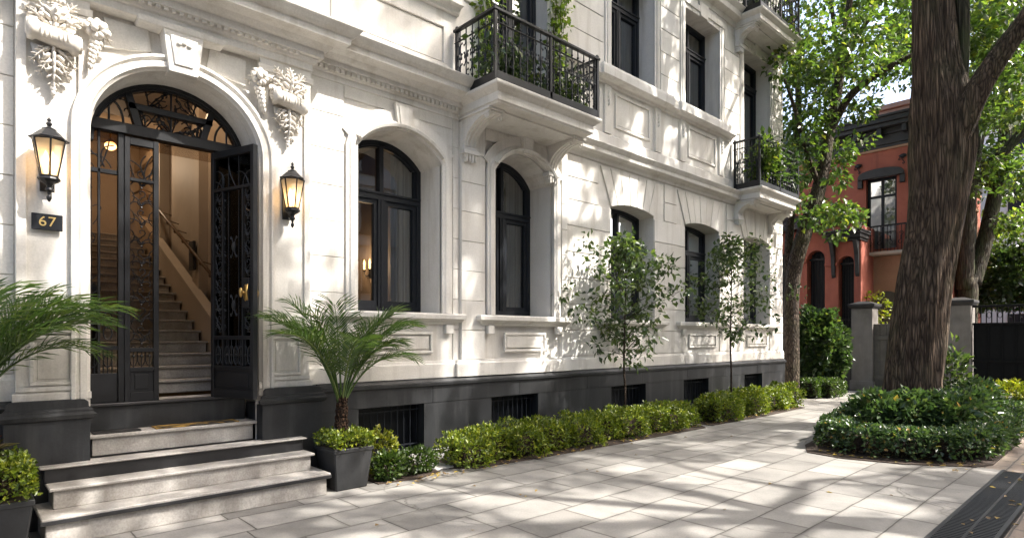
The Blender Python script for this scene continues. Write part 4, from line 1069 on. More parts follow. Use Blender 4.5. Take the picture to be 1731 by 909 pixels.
def shell_leaves(rng, n, x0, x1, y0, y1, z0, z1, lump=.05, curve=None, dens_in=.25, freq=3.5, tuft=.0):
    """points on the surface (and a little inside) of a clipped box of foliage with an uneven skin"""
    lx, ly, lz = x1-x0, y1-y0, z1-z0
    ar = np.array([lx*ly, lx*lz, lx*lz, ly*lz, ly*lz]); f = rng.choice(5, n, p=ar/ar.sum())
    u, v = rng.random(n), rng.random(n)
    P = np.zeros((n, 3)); N = np.zeros((n, 3))
    for k in range(5):
        q = f == k
        if k == 0: P[q] = np.stack([x0+u[q]*lx, y0+v[q]*ly, np.full(q.sum(), z1)], 1); N[q] = (0, 0, 1)
        if k in (1, 2): P[q] = np.stack([x0+u[q]*lx, np.full(q.sum(), y0 if k == 1 else y1), z0+v[q]*lz], 1); N[q] = (0, -1 if k == 1 else 1, 0)
        if k in (3, 4): P[q] = np.stack([np.full(q.sum(), x0 if k == 3 else x1), y0+u[q]*ly, z0+v[q]*lz], 1); N[q] = (-1 if k == 3 else 1, 0, 0)
    cen = np.array([(x0+x1)/2, (y0+y1)/2, (z0+z1)/2])
    # round the long edges a little
    yy = (P[:, 1]-cen[1])/(ly/2); zz = np.clip((P[:, 2]-cen[2])/(lz/2), 0, 1); xx = (P[:, 0]-cen[0])/(lx/2)
    edge = np.clip(yy**8*zz**6, 0, 1)[:, None]; P = P - np.sign(P-cen)*np.array([0, .07, .06])*edge
    ex = np.clip((np.abs(xx)**12)*(.35+.65*zz**4), 0, 1)[:, None]; P = P - np.sign(P-cen)*np.array([.05, .05, .05])*ex
    w_ = (np.sin(P[:, 0]*freq*1.7+P[:, 1]*2.1)+np.sin(P[:, 0]*freq*3.1+P[:, 2]*9+1.3)*.6+np.sin(P[:, 1]*11+P[:, 2]*7+P[:, 0]*5)*.5)*lump*.5
    P = P + N*w_[:, None] - N*(rng.random(n)**2*.10)[:, None]*(1 if dens_in else 0) + N*(np.where(rng.random(n) < .10, rng.random(n)*tuft, 0))[:, None]
    P = P + rng.normal(size=(n, 3))*.008
    D = N*.7 + rdir(rng, n)*.75 + np.array([0, 0, .35]); NN = N*.3 + rdir(rng, n)*.6 + np.array([0, 0, .5])
    return P, D, NN
def hedge(name, label, cat, boxes, n_m2, size, mat, seed, group=None, lump=.05, stems=True, tuft=.04, shear=0):
    rng = np.random.default_rng(seed); x = boxes[0]
    t = thing(name, label, cat, ((x[0]+x[1])/2, (x[2]+x[3])/2, x[4]), group)
    Ps, Ds, Ns = [], [], []; core = MB()
    for (x0, x1, y0, y1, z0, z1) in boxes:
        a = (x1-x0)*(y1-y0)+2*(x1-x0)*(z1-z0)+2*(y1-y0)*(z1-z0)
        P, D, N = shell_leaves(rng, int(a*n_m2), x0, x1, y0, y1, z0+.02, z1, lump, tuft=tuft)
        Ps.append(P); Ds.append(D); Ns.append(N)
        k = max(2, int((x1-x0)/.14)); rr = random.Random(seed)
        for i in range(k):
            cx, cy = x0+(x1-x0)*(i+.5)/k, rr.uniform(y0+.12, y1-.12)
            for j in range(3): core.tube([(cx, cy, z0), (cx+rr.uniform(-.05, .05), cy+rr.uniform(-.05, .05), (z0+z1)/2), (cx+rr.uniform(-.1, .1), cy+rr.uniform(-.1, .1), z1-.05)], [.007, .005, .003], 4)
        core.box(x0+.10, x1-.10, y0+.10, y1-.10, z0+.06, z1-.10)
    P, D, N = map(np.concatenate, (Ps, Ds, Ns)); n = len(P)
    if shear: P[:, 1] += (P[:, 0]-boxes[0][0])*shear
    core.v = [(a, b+((a-boxes[0][0])*shear if shear else 0), c) for a, b, c in core.v]
    core.build('stems', 'twig', t)
    L = size*rng.uniform(.6, 1.4, n); leaf_mesh('foliage', P, D, N, L, L*.30, mat, t)
# box tops of the planters
hedge('planter_box_shrub', 'clipped box shrub filling the right planter around the palm trunk', 'shrub', [(2.86, 3.35, -.77, -.28, .43, .60)], 2800, .040, 'box_leaf', 1, lump=.03)
hedge('planter_box_shrub', 'clipped box shrub filling the left planter at the picture edge', 'shrub', [(-.08, .45, -.90, -.42, .40, .70)], 2800, .040, 'box_leaf', 2, lump=.05)
# hedges along the plinth
b1 = [(4.46, 4.96, -.86, -.36, .01, .36), (4.90, 5.40, -.78, -.26, .01, .44), (5.36, 5.86, -.84, -.28, .01, .39), (5.84, 6.50, -.80, -.26, .01, .43), (6.48, 7.06, -.83, -.30, .01, .40), (7.04, 7.62, -.78, -.26, .01, .45), (7.60, 8.28, -.82, -.28, .01, .40), (8.26, 8.86, -.80, -.28, .01, .45), (8.84, 9.30, -.84, -.32, .01, .39), (9.28, 9.80, -.80, -.34, .01, .41)]
hedge('boxwood_hedge', 'long yellow green clipped boxwood hedge in front of the plinth', 'hedge', b1, 2000, .044, 'box_leaf', 3, 'clipped hedges along the house', .12, shear=-.028)
b2 = [(10.4, 11.25, -1.02, -.40, .01, .44), (11.2, 11.9, -.94, -.30, .01, .40), (11.88, 12.6, -.98, -.34, .01, .46), (12.56, 13.4, -.92, -.30, .01, .42), (13.36, 14.3, -.98, -.30, .01, .46)]
hedge('boxwood_hedge', 'shorter clipped boxwood hedge nearest the far corner of the white house', 'hedge', b2, 1700, .050, 'box_leaf', 4, 'clipped hedges along the house', .12)
hedge('low_hedge', 'low dark green clipped hedge under the tall shrub beyond the house corner', 'hedge', [(16.55, 17.0, -.5, .6, 0, .50), (16.9, 18.0, -.75, .2, 0, .48)], 1300, .055, 'box_dark_leaf', 6, None, .05)
def bush(name, label, cx, cy, cz, rx, ry, rz, n, size, mat, seed, cat='shrub', group=None, droop=.0, stems=6, asp=.30):
    rng = np.random.default_rng(seed); t = thing(name, label, cat, (cx, cy, cz), group); rr = random.Random(seed)
    s = MB(); tips = []
    for i in range(stems):
        a = 2*PI*i/stems+rr.random(); k = rr.uniform(.3, .8)
        tip = (cx+rx*k*math.cos(a), cy+ry*k*math.sin(a), cz+rz*rr.uniform(1.0, 1.7))
        s.tube([(cx+.02*math.cos(a), cy+.02*math.sin(a), cz), (cx+rx*k*.4*math.cos(a), cy+ry*k*.4*math.sin(a), cz+rz*.7), tip], [.010, .008, .004], 5)
    s.build('stems', 'twig', t)
    v = rdir(rng, n); lob = 1+.22*np.sin(v[:, 0]*5+seed)*np.cos(v[:, 1]*6+v[:, 2]*4)
    P = np.array([cx, cy, cz+rz])+v*np.array([rx, ry, rz])*(lob*np.cbrt(rng.uniform(.35, 1, n)))[:, None]
    P[:, 2] = np.maximum(P[:, 2], cz+.03)
    D = v*.8+rdir(rng, n)*.7; D[:, 2] += .3-droop; N = rdir(rng, n)*.6+v*.3; N[:, 2] += .6
    L = size*rng.uniform(.6, 1.4, n); leaf_mesh('foliage', P, D, N, L, L*asp, mat, t)
    return t
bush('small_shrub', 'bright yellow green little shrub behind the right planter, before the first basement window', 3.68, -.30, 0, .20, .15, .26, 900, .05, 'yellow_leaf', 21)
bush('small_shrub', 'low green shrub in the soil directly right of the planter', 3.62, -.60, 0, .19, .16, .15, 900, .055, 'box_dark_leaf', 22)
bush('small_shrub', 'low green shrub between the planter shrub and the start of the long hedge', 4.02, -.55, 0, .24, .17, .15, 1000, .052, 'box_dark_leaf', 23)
bush('red_tipped_plant', 'small plant with reddish pointed leaves above the left planter', .05, -.32, .05, .24, .15, .42, 260, .12, 'red_leaf', 24, 'plant', asp=.13)

def palm(label, cx, cy, z0, ztr, spread, nfr, seed, frond_L, fixed=(), trunk_r=.055):
    rng = random.Random(seed); nr = np.random.default_rng(seed)
    t = thing('palm', label, 'palm', (cx, cy, z0), 'feathery palms in the planters')
    tr = MB(); pts = [(cx+.01*math.sin(i), cy, z0+(ztr-z0)*i/14) for i in range(15)]
    tr.tube(pts, [trunk_r*(1.1-.3*i/14)*(1+.16*(i % 2)) for i in range(15)], 12)
    for i in range(60):                                                # old leaf bases
        a = rng.uniform(0, 2*PI); z = rng.uniform(z0+.03, ztr); r0 = trunk_r*(1.05-.25*(z-z0)/(ztr-z0))
        tr.tube([(cx+r0*.8*math.cos(a), cy+r0*.8*math.sin(a), z), (cx+r0*1.25*math.cos(a), cy+r0*1.25*math.sin(a), z+.045), (cx+r0*1.3*math.cos(a), cy+r0*1.3*math.sin(a), z+.075)], [.018, .013, .004], 5)
    tr.build('trunk', 'palm_bark', t)
    stems = MB(); Ps, Ds, Ns, Ls, Ws = [], [], [], [], []
    specs = list(fixed)
    for i in range(nfr-len(specs)):
        specs.append((2*PI*i/nfr*2.4+rng.uniform(-.3, .3), rng.uniform(.2, .8), frond_L*rng.uniform(.8, 1.1)))
    for az, lean, L in specs:
        hd = Vector((math.cos(az), math.sin(az), 0)); p = Vector((cx, cy, ztr-.03))+hd*trunk_r*.5
        n = 26; pts = [p.copy()]; th = PI/2-lean*.45
        for i in range(n):
            f = i/n; th -= lean*1.9/n*(.25+1.6*f**1.3)
            p = p+(hd*math.cos(th)+Vector((0, 0, 1))*math.sin(th))*L/n; pts.append(p.copy())
        stems.tube(pts, [.011*(1-.8*i/n)+.0015 for i in range(n+1)], 5)
        side = Vector((-hd.y, hd.x, 0))
        m = 30
        for j in range(m):
            f = .30+.70*j/m; q = f*n; i = min(int(q), n-1); base = pts[i].lerp(pts[i+1], q-i); tang = (pts[i+1]-pts[i]).normalized(); up = side.cross(tang)
            if up.z < 0: up = -up
            ll = .30*L/1.1*math.sin(PI*min(1, (f-.25)/.82))**.55+.05
            for sg in (-1, 1):
                d = side*sg*.75+tang*(.5+.5*f)+up*rng.uniform(.05, .5)
                # each leaflet is two joined kites so that it arches and hangs
                d1 = d.normalized(); d2 = (d1+Vector((0, 0, -.30-rng.uniform(0, .35)))).normalized()
                Ps += [base, base+d1*ll*.42]; Ds += [d1, d2]; Ns += [up, up+Vector((0, 0, .3))]; Ls += [ll*.60, ll*.62]; Ws += [.0072, .0068]
    stems.build('stalks', 'palm_leaf', t)
    leaf_mesh('fronds', [tuple(x) for x in Ps], [tuple(x) for x in Ds], [tuple(x) for x in Ns], Ls, Ws, 'palm_leaf', t, fold=.03)
palm('whole feathery palm with brown trunk in the planter right of the steps', 3.08, -.50, .50,     .92, 1, 18, 5, 1.12,
     fixed=((PI*.98, .66, 1.26), (PI*.85, .55, 1.2), (PI*1.12, .74, 1.16), (PI*1.0, .42, 1.2), (-.12, .68, 1.24), (.05, .52, 1.25), (.2, .85, 1.1), (-.5, .45, 1.15), (-.3, .95, 1.0), (PI*1.3, .35, 1.15)))
palm('palm at the left picture edge with long fronds reaching across the left pilaster', .02, -.62, .50, 1.0, 1, 18, 9, 1.25,
     fixed=((.12, .80, 1.25), (-.10, .72, 1.2), (.35, .68, 1.22), (-.35, .6, 1.15), (.05, .45, 1.15), (.6, .5, 1.15), (.25, .95, 1.1)), trunk_r=.065)

# ================================================================== TREES
class Tree:
    def __init__(s, seed): s.rng = random.Random(seed); s.m = MB(); s.tips = []
    def limb(s, pts, rad, seg=8, rough=0.0):
        if rough:
            ph = s.rng.uniform(0, 6)
            s.m.tube(pts, rad, seg, bumpf=lambda i, th: 1+rough*(.55*math.sin(4*th+i*.09+ph)+.35*math.sin(9*th-i*.13+ph*2)+.28*math.sin(15*th+i*.21)+.22*math.sin(23*th-i*.3+1)))
        else: s.m.tube(pts, rad, seg)
    def grow(s, p, d, L, r, depth, spread=.6, up=.12, shrink=.72, kids=(2, 3)):
        n = 5; pts = [Vector(p)]; dd = Vector(d).normalized()
        for i in range(n):
            dd = (dd+Vector((s.rng.uniform(-1, 1), s.rng.uniform(-1, 1), s.rng.uniform(-.6, .8)+up))*.14).normalized(); pts.append(pts[-1]+dd*L/n)
        s.m.tube(pts, [r*(1-.42*i/n) for i in range(n+1)], 6 if r < .05 else 9)
        if depth == 0: s.tips.append(pts[-1]); s.tips.append(pts[3]); return
        for k in range(s.rng.randint(*kids)):
            a = s.rng.uniform(0, 2*PI); o = dd.orthogonal().normalized(); o.rotate(Matrix.Rotation(a, 3, dd))
            st_ = pts[-1] if k == 0 else pts[s.rng.choice((3, 4, 5))]
            s.grow(st_, dd+o*spread*s.rng.uniform(.6, 1.3)+Vector((0, 0, up)), L*shrink*s.rng.uniform(.8, 1.15), r*.58, depth-1, spread, up, shrink, kids)
        if depth <= 1: s.tips.append(pts[3])
def smooth_path(pts, rs, k=5):
    """Catmull-Rom through the given joints"""
    P = [Vector(p) for p in pts]; out, ro = [], []
    for i in range(len(P)-1):
        a, b, c, d = P[max(i-1, 0)], P[i], P[i+1], P[min(i+2, len(P)-1)]
        for j in range(k):
            t = j/k; out.append(.5*((2*b)+(c-a)*t+(2*a-5*b+4*c-d)*t*t+(3*b-a-3*c+d)*t**3)); ro.append(rs[i]*(1-t)+rs[i+1]*t)
    out.append(P[-1]); ro.append(rs[-1]); return out, ro
def finish_tree(T, name, label, cat, base, barkm, leafm, r, per, size, seed, group=None, crown_extra=(), keep=None, droop=.35, asp=.33, flat=.75):
    t = thing(name, label, cat, base, group); rng = np.random.default_rng(seed)
    T.m.build('trunk', barkm, t, smooth=True)
    cs = [tuple(c) for c in T.tips if (keep is None or keep(c))]; rr = [r*T.rng.uniform(.6, 1.3) for _ in cs]; pp = [int(per*T.rng.uniform(.6, 1.3)) for _ in cs]
    for c, q, k in crown_extra: cs.append(tuple(c)); rr.append(q); pp.append(k)
    if cs:
        P, D, N, L = clump_leaves(rng, cs, rr, pp, size, droop, flat)
        leaf_mesh('crown', P, D, N, L, L*asp, leafm, t)
    return t
# --- two slender young trees standing in the hedges
def young(x, y, label, h0, h1, wd, seed, fan):
    T = Tree(seed); r = T.rng
    main = [(x, y, 0), (x+.01, y, h0*.6), (x-.01, y+.01, h0), (x+.02, y, (h0+h1)/2), (x+.02, y-.01, h1-.1)]
    T.limb(*smooth_path(main, [.022, .019, .017, .011, .004], 5), seg=7)
    n = 30
    for i in range(n):
        f = (i+.5)/n; z = h0+(h1-h0)*f*.92; a = i*2.4+r.uniform(-.4, .4)
        prof = math.sin(PI*min(1, .16+f*.86))**.8
        L = wd*prof*r.uniform(.55, 1.1)
        d = Vector((math.cos(a), math.sin(a)*.75, r.uniform(.25, .75)))
        p0 = Vector((x+.01, y, z)); p1 = p0+d.normalized()*L*.5; p2 = p1+(d+Vector((0, 0, -.15))).normalized()*L*.5
        T.m.tube([p0, p1, p2], [.008, .005, .002], 5)
        for q in range(4):
            c = p0.lerp(p2, .35+.65*q/3)+Vector((r.uniform(-.12, .12), r.uniform(-.12, .12), r.uniform(-.1, .1))); T.tips.append(c)
            T.m.tube([p0.lerp(p2, .3+.6*q/3), c], [.003, .0015], 4)
    finish_tree(T, 'young_tree', label, 'young tree', (x, y, 0), 'twig', 'young_leaf', .17, 17, .105, seed, 'young trees in the hedges', droop=.25, asp=.27, flat=.9)
young(8.06, -.58, 'slender young tree standing in the long hedge before the third ground floor window', 1.22, 3.30, 1.25, 31, 1)
young(11.68, -.58, 'slender young tree standing in the shorter hedge before the last ground floor windows', 1.50, 3.75, 1.45, 37, 1)

# --- the big old tree in the bed
T = Tree(41); DT = 10.4; MPX = DT/1013
st_ = [(1540, 745, 76), (1540, 715, 60), (1540, 685, 53), (1543, 640, 49), (1553, 560, 47), (1562, 480, 45), (1577, 400, 44), (1589, 320, 46), (1593, 255, 52), (1591, 185, 50), (1582, 110, 37), (1578, 40, 33), (1574, -60, 31), (1566, -200, 28), (1560, -420, 24), (1570, -700, 18)]
pts, rad = smooth_path([at(a, b, DT) for a, b, c in st_], [c*MPX*.86 for a, b, c in st_], 6)
T.limb(pts, rad, 84, .11); top = pts[-1]
for (pa, ra, sg) in (([(1600, 300, 10.35), (1614, 200, 10.3), (1624, 110, 10.3), (1626, 20, 10.3), (1622, -120, 10.3), (1640, -420, 10.2), (1660, -700, 10)], [.14, .14, .12, .115, .11, .09, .07], 18),
                     ([(1590, 300, 10.3), (1625, 205, 10.1), (1660, 140, 9.9), (1700, 80, 9.7), (1740, 25, 9.5), (1830, -120, 9), (1960, -350, 8.6)], [.20, .22, .18, .155, .14, .12, .09], 20),
                     ([(1610, 240, 10.2), (1636, 192, 10.05), (1646, 172, 10.0)], [.22, .18, .05], 14)):
    q, r_ = smooth_path([at(*a) for a in pa], ra, 6)
    if pa[-1][1] == -700:
        keep_m = T.m; T.m = MB(); T.limb(q, r_, sg, .08); moss_m = T.m; T.m = keep_m
    else: T.limb(q, r_, sg, .10)
for j, (px, ra) in enumerate(((1505, .14), (1590, .14), (1570, .13), (1485, .11))):   # roots flaring into the bed
    q, r_ = smooth_path([at(1545+(px-1545)*.35, 650, DT-.15), at(1545+(px-1545)*.75, 705, DT-.3), at(px, 760, DT-.45)], [ra*.8, ra, ra*.7], 4); T.limb(q, r_, 10, .08)
for k in range(7):
    a = k*2*PI/7; base_ = top if k % 2 else pts[-14]
    T.grow(base_, (math.cos(a)*1.1, math.sin(a)*1.1, .55), 2.6, .13, 3, .55, .10, .74, (2, 3))
for base_ in (at(1960, -350, 8.6), at(1660, -700, 10.0)):
    for k in range(3): T.grow(base_, (math.cos(k*2.1), math.sin(k*2.1), .5), 2.0, .09, 3, .6, .1, .74, (2, 3))
BT = at(1545, 727, DT)
ot = finish_tree(T, 'old_tree', 'massive old tree with furrowed brown bark rising from the shrub bed', 'tree', (BT.x, BT.y, 0), 'bark', 'canopy_leaf', .58, 62, .17, 42, 'tall trees')
ml = moss_m.build('mossy_limb', 'moss_bark', ot, smooth=True); ml['label'] = 'greenish mossy upright limb'

# --- the slim tree at the corner of the white house
T = Tree(51)
def stem(pa, ra, seg=10, rough=.05):
    q, r_ = smooth_path([at(*a) for a in pa], ra, 5); T.limb(q, r_, seg, rough); return q[-1]
b0 = at(1337, 674, 15.9)
stem([(1337, 674, 15.9), (1338, 600, 15.9), (1338, 520, 15.9), (1342, 460, 15.9), (1357, 400, 15.9), (1378, 340, 15.9), (1392, 285, 15.9), (1400, 230, 15.9), (1412, 175, 15.9), (1421, 120, 15.9), (1428, 60, 15.9), (1440, -30, 15.8), (1445, -140, 15.6)], [.215, .20, .19, .19, .20, .185, .165, .15, .13, .10, .085, .07, .05], 14)
stem([(1338, 540, 15.95), (1333, 440, 16.1), (1336, 380, 16.3), (1342, 300, 16.5), (1350, 200, 16.6), (1345, 90, 16.8), (1335, 0, 17)], [.13, .12, .11, .10, .085, .07, .05], 9)
ends = [stem([(1402, 222, 15.9), (1430, 172, 15.6), (1462, 140, 15.3), (1500, 116, 15), (1532, 98, 14.8), (1570, 80, 14.6)], [.13, .10, .09, .075, .06, .04]),
        stem([(1412, 160, 15.9), (1418, 110, 16.2), (1412, 60, 16.5), (1404, 0, 16.8)], [.09, .08, .06, .05]),
        stem([(1424, 110, 15.9), (1450, 60, 15.4), (1475, 20, 15.2), (1490, -40, 15)], [.08, .065, .055, .04]),
        stem([(1385, 315, 15.9), (1360, 250, 15.6), (1345, 190, 15.4), (1325, 130, 15.3)], [.08, .06, .05, .03])]
rr = random.Random(77); ex = []
def fol(n, x0, x1, y0, y1, d0, d1, r, k, rej=None):
    i = 0
    while i < n:
        px, py, d = rr.uniform(x0, x1), rr.uniform(y0, y1), rr.uniform(d0, d1)
        if rej and rej(px, py): continue
        ex.append((at(px, py, d), r*rr.uniform(.6, 1.3), int(k*rr.uniform(.6, 1.3)))); i += 1
gap = lambda px, py: (1462 < px < 1545 and 128 < py < 205) or (px < 1328 and py > 20)
fol(105, 1300, 1600, -120, 125, 14.0, 20.0, .55, 95, lambda px, py: px < 1345 and py < 40 and False)
fol(30, 1345, 1465, 110, 300, 14.6, 17.5, .42, 75, gap)
fol(22, 1300, 1445, 270, 380, 14.9, 16.2, .32, 50)
fol(9, 1400, 1470, 290, 395, 13.6, 15, .26, 38)
fol(14, 1320, 1360, 60, 300, 16.2, 18, .45, 80)
for p_ in ends: ex.append((p_, .6, 90))
finish_tree(T, 'corner_tree', 'slim leaning tree with pale trunk at the far corner of the white house', 'tree', (b0.x, b0.y, 0), 'smooth_bark', 'mid_leaf', .5, 60, .155, 52, 'tall trees', ex)

# --- the forked tree behind the gate pillar
T = Tree(61)
b1_ = at(1634, 640, 23.5)
stem([(1634, 640, 23.5), (1634, 560, 23.5), (1636, 470, 23.5)], [.36, .34, .36], 14, .08)
stem([(1630, 490, 23.5), (1632, 400, 23.5), (1636, 320, 23.4), (1648, 250, 23.2), (1663, 170, 23), (1668, 80, 23), (1680, -40, 23)], [.34, .32, .30, .26, .22, .18, .13], 12, .08)
stem([(1642, 480, 23.5), (1662, 420, 23.5), (1680, 340, 23.5), (1696, 250, 23.5), (1706, 160, 23.5), (1722, 70, 23.5), (1740, -40, 23.5)], [.32, .27, .25, .22, .20, .17, .12], 12, .08)
stem([(1638, 312, 23.4), (1670, 280, 23), (1705, 248, 22.6), (1745, 205, 22.2), (1800, 160, 22)], [.24, .22, .19, .16, .12], 10, .08)
stem([(1656, 200, 23), (1690, 165, 22.5), (1720, 140, 22)], [.12, .09, .06], 8)
ex = []
fol(130, 1610, 1800, -100, 200, 16.0, 26.0, .75, 95)
fol(34, 1640, 1800, 150, 330, 21, 27.0, .6, 70)
fol(30, 1480, 1640, -60, 110, 18, 25.0, .75, 80)
fol(26, 1655, 1790, 260, 390, 22, 27.0, .55, 85)
finish_tree(T, 'forked_tree', 'forked tree with two dark stems rising behind the stone gate pillar', 'tree', (b1_.x, b1_.y, 0), 'moss_bark', 'mid_leaf', .5, 60, .20, 62, 'tall trees', ex)

# --- street trees across the pavement, behind the camera: their crowns shade the front and mirror in the panes
def street_tree(x, y, h, r, seed, label, per=44, cr=.50):
    T = Tree(seed)
    q, r_ = smooth_path([(x, y, 0), (x+.1, y, h*.3), (x-.1, y+.1, h*.62)], [r*1.4, r, r*.8], 6); T.limb(q, r_, 20, .08)
    for k in range(6):
        a = k*PI/3+seed; T.grow(q[-1-(k % 3)], (math.cos(a), math.sin(a), .75), h*.24, r*.5, 3, .6, .06, .75, (2, 3))
    finish_tree(T, 'street_tree', label, 'tree', (x, y, 0), 'bark', 'canopy_leaf', cr, per, .18, seed, 'tall trees')
street_tree(3.2, -8.6, 10.5, .24, 71, 'tall street tree across the pavement opposite the entrance steps', 24, .46)
street_tree(8.8, -9.2, 11.5, .26, 72, 'tall street tree across the pavement opposite the long hedge')
street_tree(16.5, -9.5, 11, .26, 73, 'tall street tree across the pavement beyond the shrub bed')
street_tree(-3.0, -9.0, 10.5, .25, 74, 'tall street tree far left of the entrance across the pavement', 26, .46)

# ================================================================== THE TREE BED
b3 = [(8.55, 9.0, -3.9, -3.1, .01, .40)]
def bed_hedge():
    # the low border runs round the bed: left side, front, right side
    rng = np.random.default_rng(8); t = thing('bed_hedge', 'low clipped hedge of glossy leaves bordering the front of the tree bed', 'hedge', (9.3, -4.3, 0))
    path = [(12.8, -2.85), (11.0, -3.05), (9.75, -3.25), (9.22, -3.46), (9.10, -3.8), (9.20, -4.2), (9.38, -4.55), (9.65, -4.82), (10.3, -4.88), (11.6, -4.86), (13.5, -4.82), (15.6, -4.74)]
    Ps, Ds, Ns = [], [], []; core = MB()
    for (x0, y0), (x1, y1) in zip(path[:-1], path[1:]):
        L = math.hypot(x1-x0, y1-y0); n = int(L*2400)
        u = rng.random(n); hgt = .36
        a = rng.uniform(0, PI, n); ca, sa = np.cos(a), np.sin(a)
        k = .24*np.sign(ca)*np.abs(ca)**.5; z = hgt*np.abs(sa)**.45
        dx, dy = (x1-x0)/L, (y1-y0)/L
        lump = 1+.14*np.sin(u*L*6+x0*7)+.10*np.sin(u*L*13+a*3)
        nx, ny = -dy, dx
        P = np.stack([x0+dx*L*u+nx*k*lump, y0+dy*L*u+ny*k*lump, z*(.94+.06*lump)+.02], 1); nn = np.stack([nx*ca, ny*ca, sa*.9], 1)
        P += nn*(-(rng.random(n)**2)*.10+rng.random(n)*.02)[:, None]
        Ps.append(P); Ds.append(nn*.6+rdir(rng, n)*.8+np.array([0, 0, .1])); Ns.append(nn*.5+rdir(rng, n)*.6+np.array([0, 0, .5]))
        m = int(L/.12)+1
        for i in range(m):
            cx, cy = x0+(x1-x0)*i/m, y0+(y1-y0)*i/m
            core.tube([(cx, cy, 0), (cx+.04, cy-.03, .3)], [.007, .004], 4); core.tube([(cx, cy, 0), (cx-.05, cy+.04, .3)], [.007, .004], 4)
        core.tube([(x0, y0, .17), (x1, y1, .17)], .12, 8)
    core.build('stems', 'twig', t)
    P, D, N = map(np.concatenate, (Ps, Ds, Ns)); n = len(P); L = .062*rng.uniform(.6, 1.4, n); leaf_mesh('foliage', P, D, N, L, L*.30, 'bed_leaf', t)
bed_hedge()
for i, (x, y, rx, ry, rz, lab) in enumerate(((10.5, -3.55, .58, .42, .36, 'rounded glossy shrub at the left end of the tree bed behind the border hedge'),
        (10.75, -4.05, .55, .38, .37, 'rounded glossy shrub in the middle of the tree bed in front of the old trunk'),
        (10.95, -4.42, .55, .32, .36, 'rounded glossy shrub at the right of the tree bed in front of the old trunk'),
        (12.1, -4.4, .55, .36, .38, 'rounded glossy shrub right of the old trunk beside the border hedge'))):
    bush('bed_shrub', lab, x, y, 0.02, rx, ry, rz, 2200, .105, 'bed_leaf', 100+i, 'shrub', 'rounded shrubs in the tree bed', .1, 9, .28)
bush('leafy_sapling', 'leafy sapling growing beside the right of the old trunk', 13.4, -3.95, 0, .28, .28, .75, 620, .12, 'young_leaf', 111, 'plant', None, .1, 6, .3)
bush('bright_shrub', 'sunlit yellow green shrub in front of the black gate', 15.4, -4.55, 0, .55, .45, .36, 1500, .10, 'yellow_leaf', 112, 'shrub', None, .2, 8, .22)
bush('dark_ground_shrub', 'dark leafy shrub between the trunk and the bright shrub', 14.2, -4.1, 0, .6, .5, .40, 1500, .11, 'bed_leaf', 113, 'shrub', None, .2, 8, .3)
gr = thing('strap_plant', 'clump of long arching strap leaves before the black gate', 'plant', (15.9, -4.2, 0)); rng = random.Random(6); g = MB()
for i in range(26):
    a = rng.uniform(0, 2*PI); L = rng.uniform(.5, .95); hd = Vector((math.cos(a), math.sin(a), 0)); p = Vector((15.9, -4.2, 0))+hd*.05; th = rng.uniform(1.1, 1.45); prev = None
    for k in range(9):
        wv = .022*(1-k/9)+.002; s = Vector((-hd.y, hd.x, 0)); cur = (p-s*wv, p+s*wv)
        if prev: g.add([prev[0], prev[1], cur[1], cur[0]], [(0, 1, 2, 3)])
        prev = cur; p = p+(hd*math.cos(th)+Vector((0, 0, 1))*math.sin(th))*L/9; th -= .30
g.build('leaves', 'palm_leaf', gr)

# ================================================================== PLANTS ON THE BALCONIES
def trailing(label, x0, x1, y, z, n, size, mat, seed, h=.45, hang=.3):
    rng = np.random.default_rng(seed); rr = random.Random(seed); t = thing('balcony_plant', label, 'plant', ((x0+x1)/2, y, z), 'plants on the balconies')
    pot = MB(); pot.box(x0, x1, y-.09, y+.09, z+.01, z+.17); pot.build('trough', 'planter_finish', t, bevel=.01)
    s = MB(); cs = []
    for i in range(12):
        x = x0+(x1-x0)*rr.random(); tip = Vector((x+rr.uniform(-.35, .35), y+rr.uniform(-.28, .15), z+.17+h*rr.uniform(.5, 1.1)))
        s.tube([(x, y, z+.15), Vector((x, y, z+.15)).lerp(tip, .5)+Vector((0, 0, .06)), tip], [.007, .005, .003], 4)
        for f in (.4, .7, 1): cs.append(tuple(Vector((x, y, z+.15)).lerp(tip, f)))
    s.build('stems', 'twig', t)
    P, D, N, L = clump_leaves(rng, cs, [.14]*len(cs), [n//len(cs)]*len(cs), size, .3, 1); leaf_mesh('foliage', P, D, N, L, L*.26, mat, t)
trailing('leafy green plant in a trough at the left of the first balcony', 5.1, 5.7, -.55, 4.84, 420, .11, 'dark_leaf', 201)
trailing('green plant in a trough at the right of the first balcony', 6.0, 6.8, -.55, 4.84, 500, .11, 'young_leaf', 202, .4)
trailing('large plant with pale green leaves spilling over the far corner balcony', 12.95, 13.9, -.45, 4.92, 800, .15, 'mid_leaf', 203, .85)
trailing('dark green plant filling the right half of the far corner balcony', 13.8, 14.9, -.45, 4.92, 1000, .15, 'dark_leaf', 204, .8)
for xx, lab, sd in ((5.50, 'thin green climber trained up the left of the french door over the first balcony', 211), (6.92, 'green climber with hanging shoots up the right of the french door over the first balcony', 212)):
    t = thing('climbing_plant', lab, 'climber', (xx, -.10, 4.86), 'climbers by the french door'); rr = random.Random(sd); rng = np.random.default_rng(sd); s = MB(); cs = []
    for q in range(5):
        pts = [Vector((xx+rr.uniform(-.05, .05), -.10, 4.9))]
        for k in range(12): pts.append(pts[-1]+Vector((rr.uniform(-.07, .07), rr.uniform(-.03, .03), .22))); cs.append(tuple(pts[-1]))
        s.tube(pts, .006, 4)
    s.build('stems', 'twig', t)
    P, D, N, L = clump_leaves(rng, cs, [.12]*len(cs), [13]*len(cs), .085, .5, 1); P[:, 1] = np.minimum(P[:, 1], -.05); leaf_mesh('foliage', P, D, N, L, L*.3, 'canopy_leaf', t)

